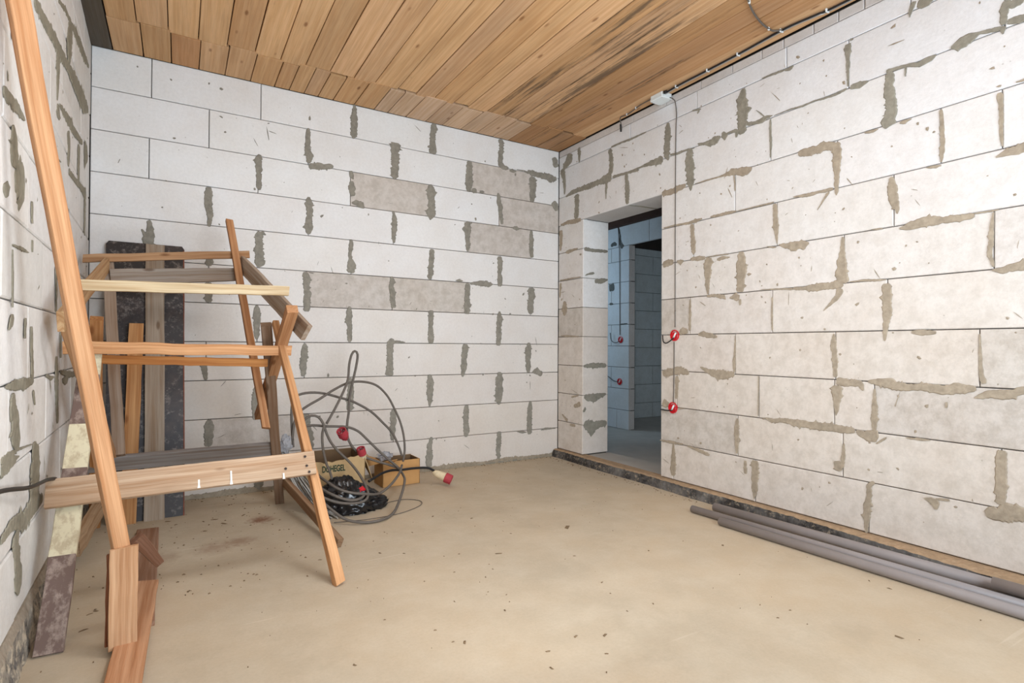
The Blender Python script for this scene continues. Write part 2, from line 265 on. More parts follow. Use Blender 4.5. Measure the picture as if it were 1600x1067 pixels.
DATA = {"S":{"back":[[-1.844,2.754,0.012,-1.848,2.687,0.043,-1.848,2.643,0.051,-1.847,2.581,0.052,-1.851,2.519,0.051,-1.855,2.496,0.021],[-2.166,2.506,0.02,-2.17,2.463,0.036,-2.169,2.421,0.036,-2.175,2.369,0.037,-2.16,2.312,0.054,-2.162,2.261,0.028],[-2.164,2.24,0.033,-2.103,2.25,0.055,-2.054,2.255,0.038,-2.012,2.266,0.038,-1.994,2.267,0.022],[-1.533,2.528,0.085,-1.533,2.501,0.075,-1.537,2.436,0.066,-1.536,2.344,0.057,-1.539,2.271,0.061,-1.542,2.247,0.023],[-2.477,2.263,0.028,-2.487,2.228,0.047,-2.485,2.188,0.045,-2.483,2.14,0.037,-2.481,2.092,0.033,-2.481,2.043,0.037,-2.478,2.024,0.019],[-1.869,2.256,0.031,-1.862,2.218,0.037,-1.849,2.198,0.014],[-1.862,2.182,0.035,-1.861,2.139,0.057,-1.861,2.103,0.044,-1.852,2.074,0.041],[-1.861,2.024,0.017,-1.821,2.03,0.045,-1.79,2.016,0.056,-1.768,1.997,0.014],[-1.219,2.748,0.031,-1.219,2.71,0.055,-1.231,2.641,0.045,-1.23,2.584,0.051,-1.228,2.537,0.061,-1.233,2.498,0.06],[-0.608,2.736,0.053,-0.605,2.665,0.047,-0.61,2.582,0.049,-0.613,2.521,0.043,-0.58,2.506,0.044,-0.533,2.504,0.026],[-0.521,2.485,0.015,-0.485,2.489,0.029,-0.454,2.491,0.013],[-0.448,2.508,0.008,-0.375,2.51,0.009,-0.325,2.497,0.023],[-0.338,2.516,0.023,-0.288,2.503,0.056,-0.224,2.498,0.049,-0.16,2.498,0.055,-0.095,2.492,0.078,-0.029,2.492,0.039],[-0.287,2.472,0.064,-0.281,2.388,0.076,-0.284,2.303,0.062,-0.292,2.249,0.049],[-0.902,2.5,0.049,-0.905,2.43,0.055,-0.907,2.351,0.068,-0.909,2.291,0.065,-0.911,2.247,0.038],[-0.881,2.261,0.04,-0.837,2.263,0.045],[-0.809,2.262,0.025,-0.766,2.265,0.022],[-0.632,2.278,0.021,-0.626,2.233,0.041,-0.625,2.203,0.048,-0.611,2.154,0.045,-0.607,2.093,0.042,-0.589,2.019,0.024],[-1.251,2.253,0.042,-1.238,2.193,0.07,-1.237,2.117,0.061,-1.235,2.07,0.066,-1.24,2.013,0.07,-1.246,1.974,0.015],[-0.063,2.682,0.055,-0.043,2.642,0.069,-0.023,2.602,0.055],[-0.067,2.281,0.066,-0.041,2.252,0.068,-0.027,2.205,0.041],[-0.488,2.0,0.016,-0.445,2.0,0.042,-0.421,1.997,0.016],[-2.162,2.023,0.024,-2.159,1.974,0.059,-2.153,1.924,0.044,-2.157,1.873,0.04,-2.16,1.814,0.064,-2.16,1.763,0.032],[-1.546,2.004,0.019,-1.538,1.95,0.043,-1.539,1.886,0.045,-1.542,1.822,0.038,-1.539,1.763,0.019],[-2.483,1.748,0.011,-2.479,1.72,0.056,-2.479,1.68,0.044,-2.479,1.623,0.056,-2.474,1.575,0.059,-2.474,1.527,0.066,-2.481,1.506,0.029],[-2.483,1.74,0.008,-2.457,1.735,0.025,-2.435,1.727,0.007],[-1.863,1.756,0.022,-1.863,1.717,0.036,-1.871,1.655,0.024,-1.87,1.611,0.035,-1.857,1.568,0.066,-1.865,1.511,0.052],[-2.182,1.496,0.037,-2.169,1.451,0.056,-2.173,1.4,0.04,-2.165,1.342,0.048,-2.168,1.282,0.048,-2.169,1.219,0.048],[-2.154,1.494,0.009,-2.125,1.489,0.009],[-1.555,1.506,0.019,-1.549,1.466,0.042,-1.56,1.428,0.033,-1.548,1.374,0.047,-1.545,1.329,0.042,-1.541,1.27,0.042],[-1.872,1.268,0.026,-1.872,1.208,0.048,-1.876,1.165,0.043,-1.868,1.121,0.039,-1.868,1.042,0.039,-1.87,1.007,0.026],[-2.486,1.252,0.018,-2.488,1.203,0.051,-2.486,1.147,0.044,-2.487,1.091,0.04,-2.488,1.022,0.026],[-1.545,1.036,0.037,-1.567,0.983,0.056,-1.566,0.91,0.047,-1.563,0.838,0.056,-1.571,0.756,0.066],[-1.55,1.01,0.027,-1.493,1.011,0.023,-1.445,1.009,0.006],[-2.178,0.996,0.02,-2.181,0.938,0.052,-2.187,0.871,0.052,-2.188,0.812,0.044,-2.188,0.766,0.032],[-1.859,0.745,0.026,-1.859,0.667,0.043,-1.864,0.597,0.052,-1.864,0.51,0.048],[-1.532,0.501,0.043,-1.536,0.428,0.052,-1.538,0.365,0.047,-1.54,0.31,0.043,-1.544,0.265,0.024],[-2.486,0.721,0.015,-2.492,0.633,0.044,-2.492,0.553,0.044,-2.495,0.481,0.022],[-0.913,2.002,0.043,-0.918,1.942,0.065,-0.917,1.883,0.046,-0.915,1.824,0.049,-0.916,1.76,0.027],[-0.967,1.936,0.02,-0.934,1.935,0.06],[-0.297,1.997,0.031,-0.294,1.919,0.044,-0.296,1.834,0.044,-0.286,1.761,0.038],[-1.23,1.745,0.038,-1.232,1.679,0.042,-1.237,1.621,0.038,-1.239,1.564,0.05,-1.251,1.507,0.04],[-0.617,1.743,0.047,-0.608,1.672,0.053,-0.616,1.59,0.035,-0.607,1.56,0.053,-0.615,1.489,0.041],[-1.023,1.51,0.008,-0.991,1.515,0.021,-0.958,1.512,0.008],[-0.893,1.496,0.015,-0.837,1.5,0.03,-0.77,1.504,0.055,-0.713,1.498,0.045,-0.679,1.503,0.008],[-0.915,1.5,0.033,-0.914,1.451,0.052,-0.919,1.382,0.046,-0.916,1.304,0.063,-0.918,1.245,0.049],[-0.297,1.497,0.063,-0.287,1.435,0.075,-0.3,1.371,0.06,-0.299,1.308,0.069,-0.299,1.266,0.038],[-1.231,1.263,0.041,-1.234,1.192,0.043,-1.238,1.126,0.038,-1.233,1.07,0.053,-1.232,1.003,0.046],[-0.614,1.277,0.023,-0.611,1.221,0.058,-0.619,1.15,0.047,-0.618,1.079,0.056,-0.623,0.988,0.041],[-0.933,0.998,0.054,-0.938,0.937,0.06,-0.941,0.869,0.049,-0.943,0.81,0.054,-0.955,0.732,0.02],[-0.312,1.015,0.031,-0.32,0.958,0.068,-0.325,0.874,0.056,-0.321,0.801,0.056,-0.318,0.754,0.031],[-0.277,0.758,0.016,-0.233,0.762,0.064,-0.175,0.735,0.044],[-1.246,0.758,0.025,-1.235,0.701,0.061,-1.238,0.635,0.051,-1.239,0.569,0.046,-1.239,0.508,0.015],[-0.61,0.765,0.041,-0.61,0.704,0.07,-0.615,0.603,0.072,-0.615,0.532,0.068,-0.614,0.489,0.023],[-0.917,0.501,0.038,-0.921,0.438,0.055,-0.923,0.36,0.046,-0.917,0.291,0.057,-0.919,0.242,0.033],[-0.297,0.505,0.025,-0.3,0.434,0.048,-0.306,0.35,0.053,-0.306,0.277,0.06,-0.305,0.216,0.047],[-0.434,0.247,0.005,-0.373,0.24,0.023,-0.336,0.235,0.008],[-1.222,0.266,0.026,-1.24,0.193,0.046,-1.241,0.117,0.056,-1.243,0.033,0.051],[-0.611,0.263,0.041,-0.612,0.187,0.049,-0.618,0.097,0.044,-0.611,0.03,0.029],[-2.276,-0.004,0.008,-1.866,0.005,0.014,-1.31,-0.006,0.014,-1.107,-0.006,0.017,-0.85,-0.005,0.02,-0.611,0.005,0.015,-0.433,0.005,0.019,-0.001,-0.004,0.011],[-0.185,0.242,0.007,-0.134,0.252,0.022,-0.029,0.248,0.009],[-2.761,0.5,0.034,-2.761,0.454,0.058,-2.764,0.392,0.058,-2.767,0.329,0.044],[-2.464,0.079,0.066,-2.464,0.039,0.055,-2.46,0.01,0.015],[-2.169,0.5,0.056,-2.168,0.412,0.071,-2.147,0.326,0.072,-2.146,0.251,0.064],[-2.777,1.998,0.041,-2.778,1.889,0.046,-2.768,1.813,0.038,-2.772,1.743,0.019],[-3.095,1.745,0.025,-3.091,1.683,0.043,-3.097,1.624,0.061,-3.096,1.579,0.068],[-3.134,1.686,0.013,-3.115,1.651,0.027,-3.103,1.645,0.015],[-2.769,1.544,0.041,-2.771,1.491,0.046],[-2.774,1.384,0.046,-2.771,1.256,0.041],[-2.798,0.874,0.04,-2.782,0.758,0.025]],"right":[[-0.294,2.694,0.029,-0.297,2.641,0.041,-0.298,2.563,0.013],[-0.166,2.68,0.074,-0.149,2.632,0.098,-0.07,2.579,0.05],[-0.052,2.574,0.08,-0.079,2.491,0.047,-0.089,2.403,0.035,-0.089,2.338,0.014],[-0.107,2.313,0.013,-0.195,2.33,0.042,-0.296,2.331,0.039,-0.442,2.327,0.048,-0.55,2.33,0.043,-0.653,2.333,0.078,-0.711,2.332,0.061],[-0.653,2.318,0.037,-0.647,2.228,0.018,-0.647,2.17,0.007],[-0.688,2.559,0.052,-0.703,2.502,0.041,-0.71,2.423,0.05,-0.696,2.36,0.06],[-0.725,2.328,0.02,-0.862,2.32,0.021,-0.967,2.311,0.021,-1.018,2.306,0.014],[-0.915,2.32,0.01,-1.043,2.322,0.013,-1.14,2.321,0.037,-1.199,2.318,0.059,-1.257,2.314,0.053],[-0.709,2.572,0.013,-0.834,2.571,0.014,-0.914,2.564,0.018,-1.091,2.565,0.008],[-1.301,2.56,0.028,-1.299,2.505,0.056,-1.301,2.445,0.055,-1.29,2.389,0.062,-1.296,2.328,0.047,-1.307,2.295,0.012],[-1.324,2.328,0.013,-1.389,2.318,0.016,-1.483,2.318,0.013,-1.534,2.311,0.006],[-1.493,2.311,0.066,-1.494,2.238,0.073,-1.499,2.164,0.075,-1.504,2.089,0.055,-1.505,2.033,0.015],[-1.249,2.073,0.031,-1.325,2.067,0.044,-1.411,2.076,0.045,-1.463,2.083,0.023],[-0.878,2.321,0.039,-0.887,2.245,0.041,-0.893,2.17,0.055,-0.893,2.077,0.04],[-0.263,2.298,0.063,-0.267,2.193,0.064,-0.256,2.091,0.06],[-0.037,2.075,0.018,-0.144,2.081,0.033,-0.231,2.07,0.045,-0.323,2.07,0.027],[-1.564,2.33,0.011,-1.613,2.314,0.018,-1.651,2.322,0.014],[-1.571,2.317,0.008,-1.619,2.314,0.012,-1.657,2.306,0.045,-1.713,2.311,0.053,-1.741,2.322,0.023],[-1.759,2.342,0.026,-1.772,2.315,0.044,-1.775,2.288,0.01],[-1.786,2.326,0.009,-1.855,2.322,0.021,-1.889,2.296,0.024,-1.919,2.293,0.015],[-1.86,2.317,0.034,-1.86,2.279,0.017],[-1.91,2.56,0.031,-1.897,2.495,0.064,-1.906,2.419,0.079,-1.902,2.361,0.073,-1.898,2.293,0.06],[-1.935,2.335,0.025,-1.988,2.324,0.018,-2.035,2.322,0.036,-2.066,2.333,0.023,-2.101,2.327,0.006],[-1.996,2.397,0.003,-2.028,2.364,0.007,-2.051,2.338,0.007],[-2.089,2.31,0.009,-2.088,2.241,0.017,-2.091,2.184,0.017,-2.09,2.087,0.008],[-1.542,2.071,0.003,-1.639,2.07,0.01,-1.75,2.067,0.01,-1.83,2.072,0.042,-1.907,2.055,0.051,-1.948,2.055,0.047,-1.968,2.061,0.016],[-2.178,2.556,0.011,-2.207,2.554,0.023,-2.228,2.562,0.017],[-2.035,2.571,0.006,-2.104,2.567,0.013,-2.178,2.56,0.009],[-1.52,2.566,0.012,-1.57,2.556,0.012,-1.589,2.553,0.01],[-1.575,2.55,0.022,-1.56,2.532,0.009],[-2.112,2.323,0.003,-2.214,2.324,0.006,-2.284,2.315,0.011,-2.351,2.32,0.007,-2.407,2.311,0.009],[-1.843,2.046,0.01,-1.849,1.993,0.01,-1.851,1.948,0.007],[-2.258,2.059,0.028,-2.324,2.054,0.052,-2.396,2.054,0.046,-2.457,2.048,0.04],[-2.461,2.056,0.041,-2.47,1.992,0.046,-2.467,1.932,0.039,-2.466,1.88,0.026,-2.465,1.794,0.021,-2.464,1.781,0.007],[-2.524,2.546,0.042,-2.522,2.491,0.025,-2.523,2.414,0.016,-2.523,2.328,0.007],[-2.536,2.562,0.027,-2.549,2.56,0.009],[-2.536,2.318,0.026,-2.581,2.313,0.035,-2.62,2.314,0.011],[-2.378,2.314,0.008,-2.457,2.31,0.013,-2.516,2.318,0.013],[-2.703,2.328,0.021,-2.739,2.325,0.017,-2.789,2.32,0.016,-2.844,2.304,0.028,-2.89,2.31,0.026,-2.909,2.317,0.009],[-2.716,2.319,0.041,-2.714,2.251,0.045,-2.721,2.184,0.053,-2.721,2.111,0.055,-2.707,2.076,0.07,-2.699,2.05,0.012],[-2.786,2.321,0.01,-2.785,2.27,0.008],[-2.761,2.057,0.012,-2.775,2.056,0.021,-2.81,2.06,0.005],[-2.604,2.061,0.01,-2.643,2.057,0.016,-2.666,2.061,0.005],[-2.966,2.321,0.021,-2.997,2.325,0.049,-3.032,2.334,0.049,-3.067,2.339,0.015,-3.14,2.324,0.021],[-3.143,2.33,0.026,-3.147,2.297,0.008],[-3.162,2.431,0.038,-3.151,2.395,0.029,-3.148,2.334,0.025],[-3.162,2.341,0.034,-3.213,2.329,0.031,-3.245,2.326,0.028],[-3.167,2.408,0.044,-3.213,2.404,0.029],[-2.864,2.607,0.06,-2.864,2.557,0.053],[-2.82,2.607,0.024,-2.806,2.567,0.016,-2.803,2.541,0.004],[-2.927,2.06,0.014,-2.931,1.999,0.016,-2.933,1.923,0.018,-2.931,1.864,0.021,-2.928,1.823,0.008],[-3.134,2.055,0.024,-3.14,1.997,0.016,-3.139,1.927,0.017,-3.142,1.857,0.012,-3.144,1.828,0.003],[-3.188,2.078,0.006,-3.212,2.077,0.01,-3.239,2.074,0.01],[-2.87,1.813,0.005,-2.899,1.809,0.015,-2.928,1.808,0.008],[-3.123,1.788,0.011,-3.161,1.798,0.036,-3.212,1.803,0.042,-3.249,1.805,0.028],[-2.229,1.825,0.009,-2.287,1.821,0.015,-2.37,1.82,0.015,-2.449,1.818,0.018],[-2.427,1.808,0.014,-2.396,1.769,0.01,-2.365,1.724,0.003],[-2.725,1.808,0.025,-2.728,1.759,0.043,-2.732,1.702,0.045,-2.748,1.651,0.027,-2.75,1.626,0.008],[-2.76,1.553,0.012,-2.802,1.557,0.036,-2.87,1.568,0.047,-2.934,1.559,0.034,-2.996,1.558,0.03,-3.049,1.558,0.025],[-3.049,1.566,0.007,-3.111,1.565,0.007,-3.133,1.566,0.004],[-2.635,1.571,0.004,-2.666,1.568,0.01,-2.688,1.567,0.003],[-2.498,1.557,0.015,-2.495,1.489,0.025,-2.491,1.42,0.05,-2.491,1.369,0.063,-2.491,1.317,0.075],[-2.23,1.314,0.018,-2.287,1.309,0.018,-2.343,1.309,0.041,-2.414,1.311,0.04,-2.5,1.316,0.043],[-2.487,1.292,0.039,-2.47,1.25,0.031,-2.427,1.209,0.013,-2.397,1.18,0.003],[-2.533,1.322,0.005,-2.604,1.323,0.012,-2.673,1.316,0.01,-2.703,1.317,0.005],[-2.703,1.297,0.04,-2.704,1.233,0.044,-2.706,1.168,0.04,-2.703,1.12,0.033,-2.699,1.072,0.026,-2.694,1.019,0.011],[-3.114,1.559,0.007,-3.109,1.511,0.014,-3.105,1.442,0.02,-3.101,1.386,0.017,-3.114,1.328,0.011],[-3.108,1.315,0.007,-3.144,1.311,0.031,-3.181,1.32,0.034,-3.211,1.323,0.041,-3.243,1.326,0.027],[-1.668,1.824,0.012,-1.733,1.823,0.02,-1.822,1.824,0.019,-1.861,1.823,0.009],[-1.267,1.825,0.009,-1.366,1.826,0.012,-1.492,1.819,0.018,-1.552,1.823,0.025,-1.601,1.826,0.01],[-1.517,1.806,0.038,-1.521,1.745,0.035,-1.525,1.68,0.04,-1.531,1.623,0.035,-1.531,1.599,0.01],[-1.865,1.822,0.004,-2.036,1.822,0.009,-2.09,1.821,0.011,-2.113,1.823,0.006],[-2.117,1.812,0.026,-2.12,1.752,0.031,-2.122,1.69,0.037,-2.126,1.64,0.026,-2.132,1.578,0.004],[-2.257,1.821,0.01,-2.305,1.817,0.02,-2.358,1.817,0.017],[-2.143,1.572,0.008,-2.187,1.559,0.033,-2.236,1.548,0.053,-2.285,1.55,0.041,-2.318,1.555,0.017],[-2.068,1.573,0.005,-2.106,1.562,0.01,-2.128,1.561,0.006],[-1.262,1.564,0.046,-1.312,1.575,0.048,-1.356,1.573,0.038],[-1.388,1.577,0.012,-1.42,1.565,0.037,-1.446,1.57,0.013],[-1.508,1.574,0.02,-1.573,1.569,0.036,-1.626,1.566,0.024],[-1.655,1.562,0.053,-1.645,1.505,0.067,-1.646,1.451,0.048,-1.643,1.389,0.038,-1.649,1.326,0.009],[-1.631,1.566,0.008,-1.715,1.57,0.008,-1.805,1.565,0.006],[-1.72,1.542,0.02,-1.761,1.548,0.023,-1.814,1.545,0.006],[-1.895,1.567,0.046,-1.895,1.512,0.063,-1.898,1.453,0.077,-1.893,1.402,0.061,-1.887,1.322,0.055],[-1.641,1.315,0.02,-1.697,1.316,0.019,-1.77,1.301,0.026,-1.784,1.285,0.008],[-1.814,1.291,0.011,-1.849,1.295,0.037,-1.883,1.289,0.044],[-1.887,1.278,0.025,-1.887,1.241,0.01],[-2.029,1.325,0.004,-2.143,1.318,0.01,-2.229,1.311,0.013],[-1.504,1.305,0.01,-1.502,1.216,0.022,-1.502,1.096,0.018],[-1.411,1.081,0.026,-1.443,1.093,0.049,-1.484,1.088,0.032],[-1.574,1.066,0.024,-1.613,1.07,0.035,-1.661,1.061,0.035,-1.721,1.049,0.015],[-2.102,1.277,0.009,-2.099,1.187,0.011,-2.103,1.083,0.009],[-1.854,1.058,0.004,-1.852,0.955,0.015,-1.846,0.896,0.024,-1.848,0.829,0.017],[-1.262,0.8,0.055,-1.337,0.811,0.05,-1.412,0.823,0.057,-1.495,0.81,0.029],[-1.59,0.853,0.012,-1.652,0.829,0.032,-1.717,0.812,0.062,-1.789,0.812,0.056,-1.85,0.822,0.022],[-1.391,0.785,0.037,-1.389,0.719,0.03,-1.386,0.628,0.027],[-1.26,0.575,0.042,-1.294,0.586,0.05,-1.327,0.581,0.026],[-1.408,0.564,0.016,-1.46,0.569,0.003],[-2.014,0.815,0.005,-2.013,0.695,0.006,-2.012,0.581,0.004],[-2.054,0.573,0.009,-2.1,0.564,0.024,-2.173,0.573,0.024,-2.23,0.571,0.034],[-1.872,0.549,0.017,-1.866,0.489,0.038,-1.866,0.401,0.034,-1.868,0.336,0.017],[-1.361,0.316,0.016,-1.361,0.242,0.038,-1.361,0.159,0.048,-1.356,0.096,0.042],[-1.239,0.323,0.009,-1.339,0.325,0.019,-1.446,0.325,0.012],[-1.487,0.32,0.009,-1.577,0.306,0.024,-1.663,0.289,0.021],[-1.992,0.314,0.056,-1.992,0.264,0.056,-1.992,0.193,0.047,-1.988,0.128,0.036,-1.988,0.086,0.006],[-1.927,0.302,0.021,-1.927,0.223,0.029],[-2.211,0.568,0.038,-2.325,0.564,0.041,-2.415,0.567,0.044,-2.5,0.565,0.039,-2.557,0.564,0.03],[-2.565,0.565,0.022,-2.604,0.549,0.047,-2.643,0.547,0.072,-2.654,0.524,0.016],[-2.658,0.516,0.009,-2.702,0.551,0.01],[-2.453,1.057,0.013,-2.449,0.996,0.03,-2.458,0.91,0.026,-2.458,0.832,0.021],[-2.466,0.811,0.052,-2.524,0.805,0.038,-2.581,0.809,0.034,-2.597,0.772,0.016],[-2.466,0.789,0.055,-2.468,0.729,0.047,-2.464,0.677,0.03,-2.464,0.633,0.007],[-2.62,0.819,0.017,-2.703,0.816,0.049,-2.767,0.8,0.044,-2.816,0.803,0.027,-2.869,0.807,0.038,-2.933,0.796,0.045,-2.995,0.808,0.047,-3.054,0.812,0.025],[-3.048,0.772,0.01,-3.099,0.791,0.035,-3.159,0.795,0.037,-3.21,0.816,0.032,-3.242,0.825,0.026],[-2.81,1.059,0.023,-2.856,1.058,0.029,-2.908,1.056,0.017],[-3.067,1.047,0.006,-3.068,0.948,0.013,-3.071,0.877,0.017,-3.082,0.835,0.029],[-2.65,0.784,0.009,-2.649,0.694,0.03,-2.647,0.629,0.032,-2.649,0.576,0.019],[-2.788,0.563,0.008,-2.842,0.564,0.012,-2.885,0.566,0.005],[-2.947,0.745,0.012,-2.946,0.719,0.012],[-2.504,0.493,0.008,-2.5,0.424,0.023,-2.491,0.362,0.02],[-2.454,0.39,0.019,-2.475,0.376,0.065,-2.487,0.349,0.027],[-3.14,0.562,0.043,-3.137,0.502,0.038,-3.137,0.454,0.041,-3.136,0.399,0.041,-3.136,0.337,0.033],[-3.087,0.283,0.04,-3.131,0.298,0.072,-3.164,0.309,0.073,-3.209,0.315,0.061,-3.241,0.316,0.04],[-2.647,0.326,0.021,-2.624,0.3,0.025,-2.624,0.251,0.03,-2.612,0.166,0.038,-2.612,0.067,0.015],[-2.862,0.299,0.008,-2.901,0.29,0.043,-2.907,0.258,0.02],[-2.907,0.306,0.008,-2.958,0.311,0.015],[-0.038,2.026,0.051,-0.039,1.918,0.046,-0.03,1.843,0.018],[-0.111,1.816,0.017,-0.146,1.818,0.034,-0.283,1.827,0.013],[-0.023,1.576,0.011,-0.2,1.578,0.013,-0.326,1.578,0.008],[-0.038,1.551,0.033,-0.024,1.423,0.018],[-0.093,1.386,0.035,-0.097,1.321,0.08,-0.094,1.257,0.036],[-0.045,1.077,0.009,-0.134,1.076,0.021,-0.305,1.068,0.008],[-0.201,0.543,0.017,-0.303,0.568,0.014],[-0.239,0.466,0.029,-0.327,0.497,0.046],[-0.067,0.379,0.013,-0.145,0.33,0.031],[-0.184,0.3,0.023,-0.259,0.303,0.029]],"left":[[-1.686,2.116,0.043,-1.603,2.127,0.045,-1.465,2.145,0.055,-1.338,2.167,0.055,-1.132,2.189,0.065,-0.929,2.221,0.047,-0.691,2.248,0.085,-0.357,2.273,0.109,-0.136,2.311,0.038],[-1.209,2.369,0.019,-1.018,2.428,0.026,-0.872,2.448,0.026,-0.624,2.494,0.061,-0.382,2.519,0.068,-0.132,2.559,0.025],[-0.833,2.451,0.105,-0.884,2.366,0.141,-0.89,2.303,0.124,-0.893,2.247,0.054],[-1.193,2.167,0.061,-1.188,2.106,0.087,-1.198,2.033,0.055,-1.208,1.966,0.022],[-2.084,1.666,0.034,-2.001,1.668,0.04,-1.894,1.676,0.037,-1.81,1.677,0.01],[-1.177,1.958,0.061,-1.173,1.901,0.092],[-1.147,1.969,0.015,-0.981,1.983,0.041,-0.754,2.006,0.065],[-1.992,1.893,0.023,-1.986,1.845,0.015],[-0.833,1.991,0.049,-0.581,2.022,0.037,-0.387,2.045,0.028],[-0.887,1.945,0.097,-0.862,1.882,0.076,-0.873,1.791,0.036],[-0.507,1.996,0.069,-0.513,1.902,0.07,-0.511,1.78,0.056],[-0.853,1.77,0.027,-0.733,1.778,0.027,-0.364,1.809,0.039,-0.201,1.808,0.073],[-0.28,2.039,0.087,-0.212,2.033,0.162,-0.191,1.992,0.114],[-1.968,1.608,0.031,-1.951,1.573,0.079,-1.941,1.523,0.102,-1.939,1.493,0.115],[-1.931,1.491,0.066,-1.866,1.469,0.148,-1.83,1.441,0.134,-1.812,1.43,0.025],[-2.044,1.425,0.083,-2.028,1.389,0.056],[-1.68,1.452,0.024,-1.675,1.381,0.024],[-1.175,1.729,0.044,-1.183,1.638,0.035],[-1.277,1.728,0.009,-1.097,1.745,0.006],[-0.226,1.783,0.054,-0.234,1.582,0.043],[-1.956,1.267,0.006,-1.82,1.275,0.014,-1.73,1.276,0.004],[-1.953,1.254,0.006,-1.947,1.171,0.018,-1.943,1.088,0.009],[-1.181,1.297,0.036,-1.164,1.201,0.03,-1.167,1.113,0.012],[-1.937,1.063,0.031,-1.959,1.043,0.033,-1.987,1.022,0.007],[-1.763,1.064,0.022,-1.768,1.0,0.021],[-1.667,1.04,0.024,-1.655,0.937,0.04],[-1.041,1.032,0.033,-1.032,0.924,0.033],[-1.671,1.326,0.02,-1.669,1.287,0.016],[-1.663,0.977,0.034,-1.645,0.917,0.035,-1.636,0.868,0.04],[-2.013,0.861,0.01,-1.895,0.86,0.033,-1.76,0.856,0.04,-1.625,0.859,0.018],[-1.925,0.838,0.046,-1.922,0.795,0.069,-1.888,0.749,0.095,-1.878,0.705,0.122,-1.9,0.673,0.088],[-2.057,0.662,0.024,-1.974,0.661,0.026,-1.868,0.664,0.01,-1.632,0.646,0.003],[-2.029,0.648,0.027,-1.913,0.644,0.025,-1.833,0.641,0.004],[-1.611,0.639,0.032,-1.566,0.595,0.135,-1.563,0.536,0.175,-1.571,0.501,0.132],[-1.141,0.931,0.024,-1.129,0.852,0.076,-1.123,0.777,0.075,-1.092,0.654,0.03],[-1.375,0.864,0.012,-1.268,0.849,0.021,-1.212,0.851,0.008],[-1.027,0.862,0.016,-0.812,0.842,0.028,-0.517,0.832,0.03],[-0.868,0.839,0.221,-0.865,0.801,0.11],[-1.623,0.823,0.024,-1.589,0.775,0.01],[-2.045,0.443,0.021,-1.896,0.453,0.041,-1.75,0.42,0.064,-1.618,0.433,0.078,-1.425,0.416,0.029],[-1.867,0.414,0.088,-1.849,0.346,0.073,-1.816,0.265,0.102,-1.842,0.225,0.091],[-2.055,0.637,0.044,-1.933,0.638,0.03,-1.879,0.634,0.014],[-1.571,0.536,0.166,-1.564,0.434,0.148]],"reveal":[[0.011,1.813,0.036,0.086,1.81,0.031,0.193,1.814,0.026,0.268,1.816,0.021],[0.022,1.589,0.008,0.074,1.608,0.021,0.12,1.616,0.021],[0.127,1.545,0.041,0.208,1.555,0.047,0.269,1.569,0.021],[0.01,0.818,0.028,0.093,0.822,0.045,0.255,0.822,0.04],[0.016,0.56,0.034,0.08,0.546,0.067,0.138,0.549,0.069,0.256,0.573,0.018],[0.012,0.454,0.047,0.03,0.442,0.047],[0.017,0.331,0.068,0.096,0.292,0.123,0.154,0.31,0.07,0.265,0.32,0.047]]},"HB":[[-3.091,-2.473,-1.85,-1.23,-0.605],[-2.778,-2.166,-1.537,-0.912,-0.286],[-3.1,-2.487,-1.871,-1.24,-0.621],[-2.78,-2.162,-1.545,-0.917,-0.296],[-3.095,-2.484,-1.862,-1.234,-0.611],[-2.773,-2.175,-1.55,-0.917,-0.3],[-2.485,-1.871,-1.236,-0.614],[-2.783,-2.181,-1.566,-0.937,-0.317],[-3.063,-2.493,-1.858,-1.243,-0.614],[-2.764,-2.148,-1.532,-0.919,-0.304],[-3.059,-2.465,-1.854,-1.239,-0.611]],"HR":[[-2.186,-1.554,-0.919,-0.303],[-3.151,-2.524,-1.914,-1.296,-0.696],[-2.721,-2.088,-1.494,-0.887,-0.262],[-3.142,-2.925,-2.466,-1.849],[-2.734,-2.128,-1.528],[-3.114,-2.502,-1.899,-1.651],[-2.706,-2.101,-1.499],[-3.065,-2.459,-1.854],[-2.647,-2.453,-2.015,-1.391],[-3.137,-2.497,-1.872],[-2.62,-1.992,-1.358]],"HS":[-2.6,-2.472,-2.341,-2.167,-2.03,-1.827,-1.584],"HL":[[-0.389],[-0.864],[],[-1.991,-1.213,-0.879,-0.496],[-1.171,-0.217],[-1.949,-1.676],[-1.948,-1.67,-1.173],[-1.659,-1.639,-1.037],[-1.92,-1.113],[-1.566],[-1.847]]}
H = 2.746

# ================================================================ STRUCTURE
# ---- floor
def slab_grid(name, x0, x1, y0, y1, z, mat, n=36, amp=.0):
    V, F = [], []
    for i in range(n+1):
        for j in range(n+1):
            V.append((x0+(x1-x0)*i/n, y0+(y1-y0)*j/n, z+amp*noise.noise((i*.3, j*.3, 1))))
    for i in range(n):
        for j in range(n): a = i*(n+1)+j; F.append((a, a+n+1, a+n+2, a+1))
    b = len(V); V += [(x0, y0, z-.12), (x1, y0, z-.12), (x1, y1, z-.12), (x0, y1, z-.12)]; F.append((b, b+3, b+2, b+1))
    return link(name, mesh(name, V, F, smooth=True), None, mat)
fl = slab_grid('floor', -3.7, .0, -5.45, .3, 0, FLOOR); fl['kind'] = 'structure'
hf = core('floor', (.02, -3.0, -.1), (4.2, 2.2, .02), HALLFLOOR)

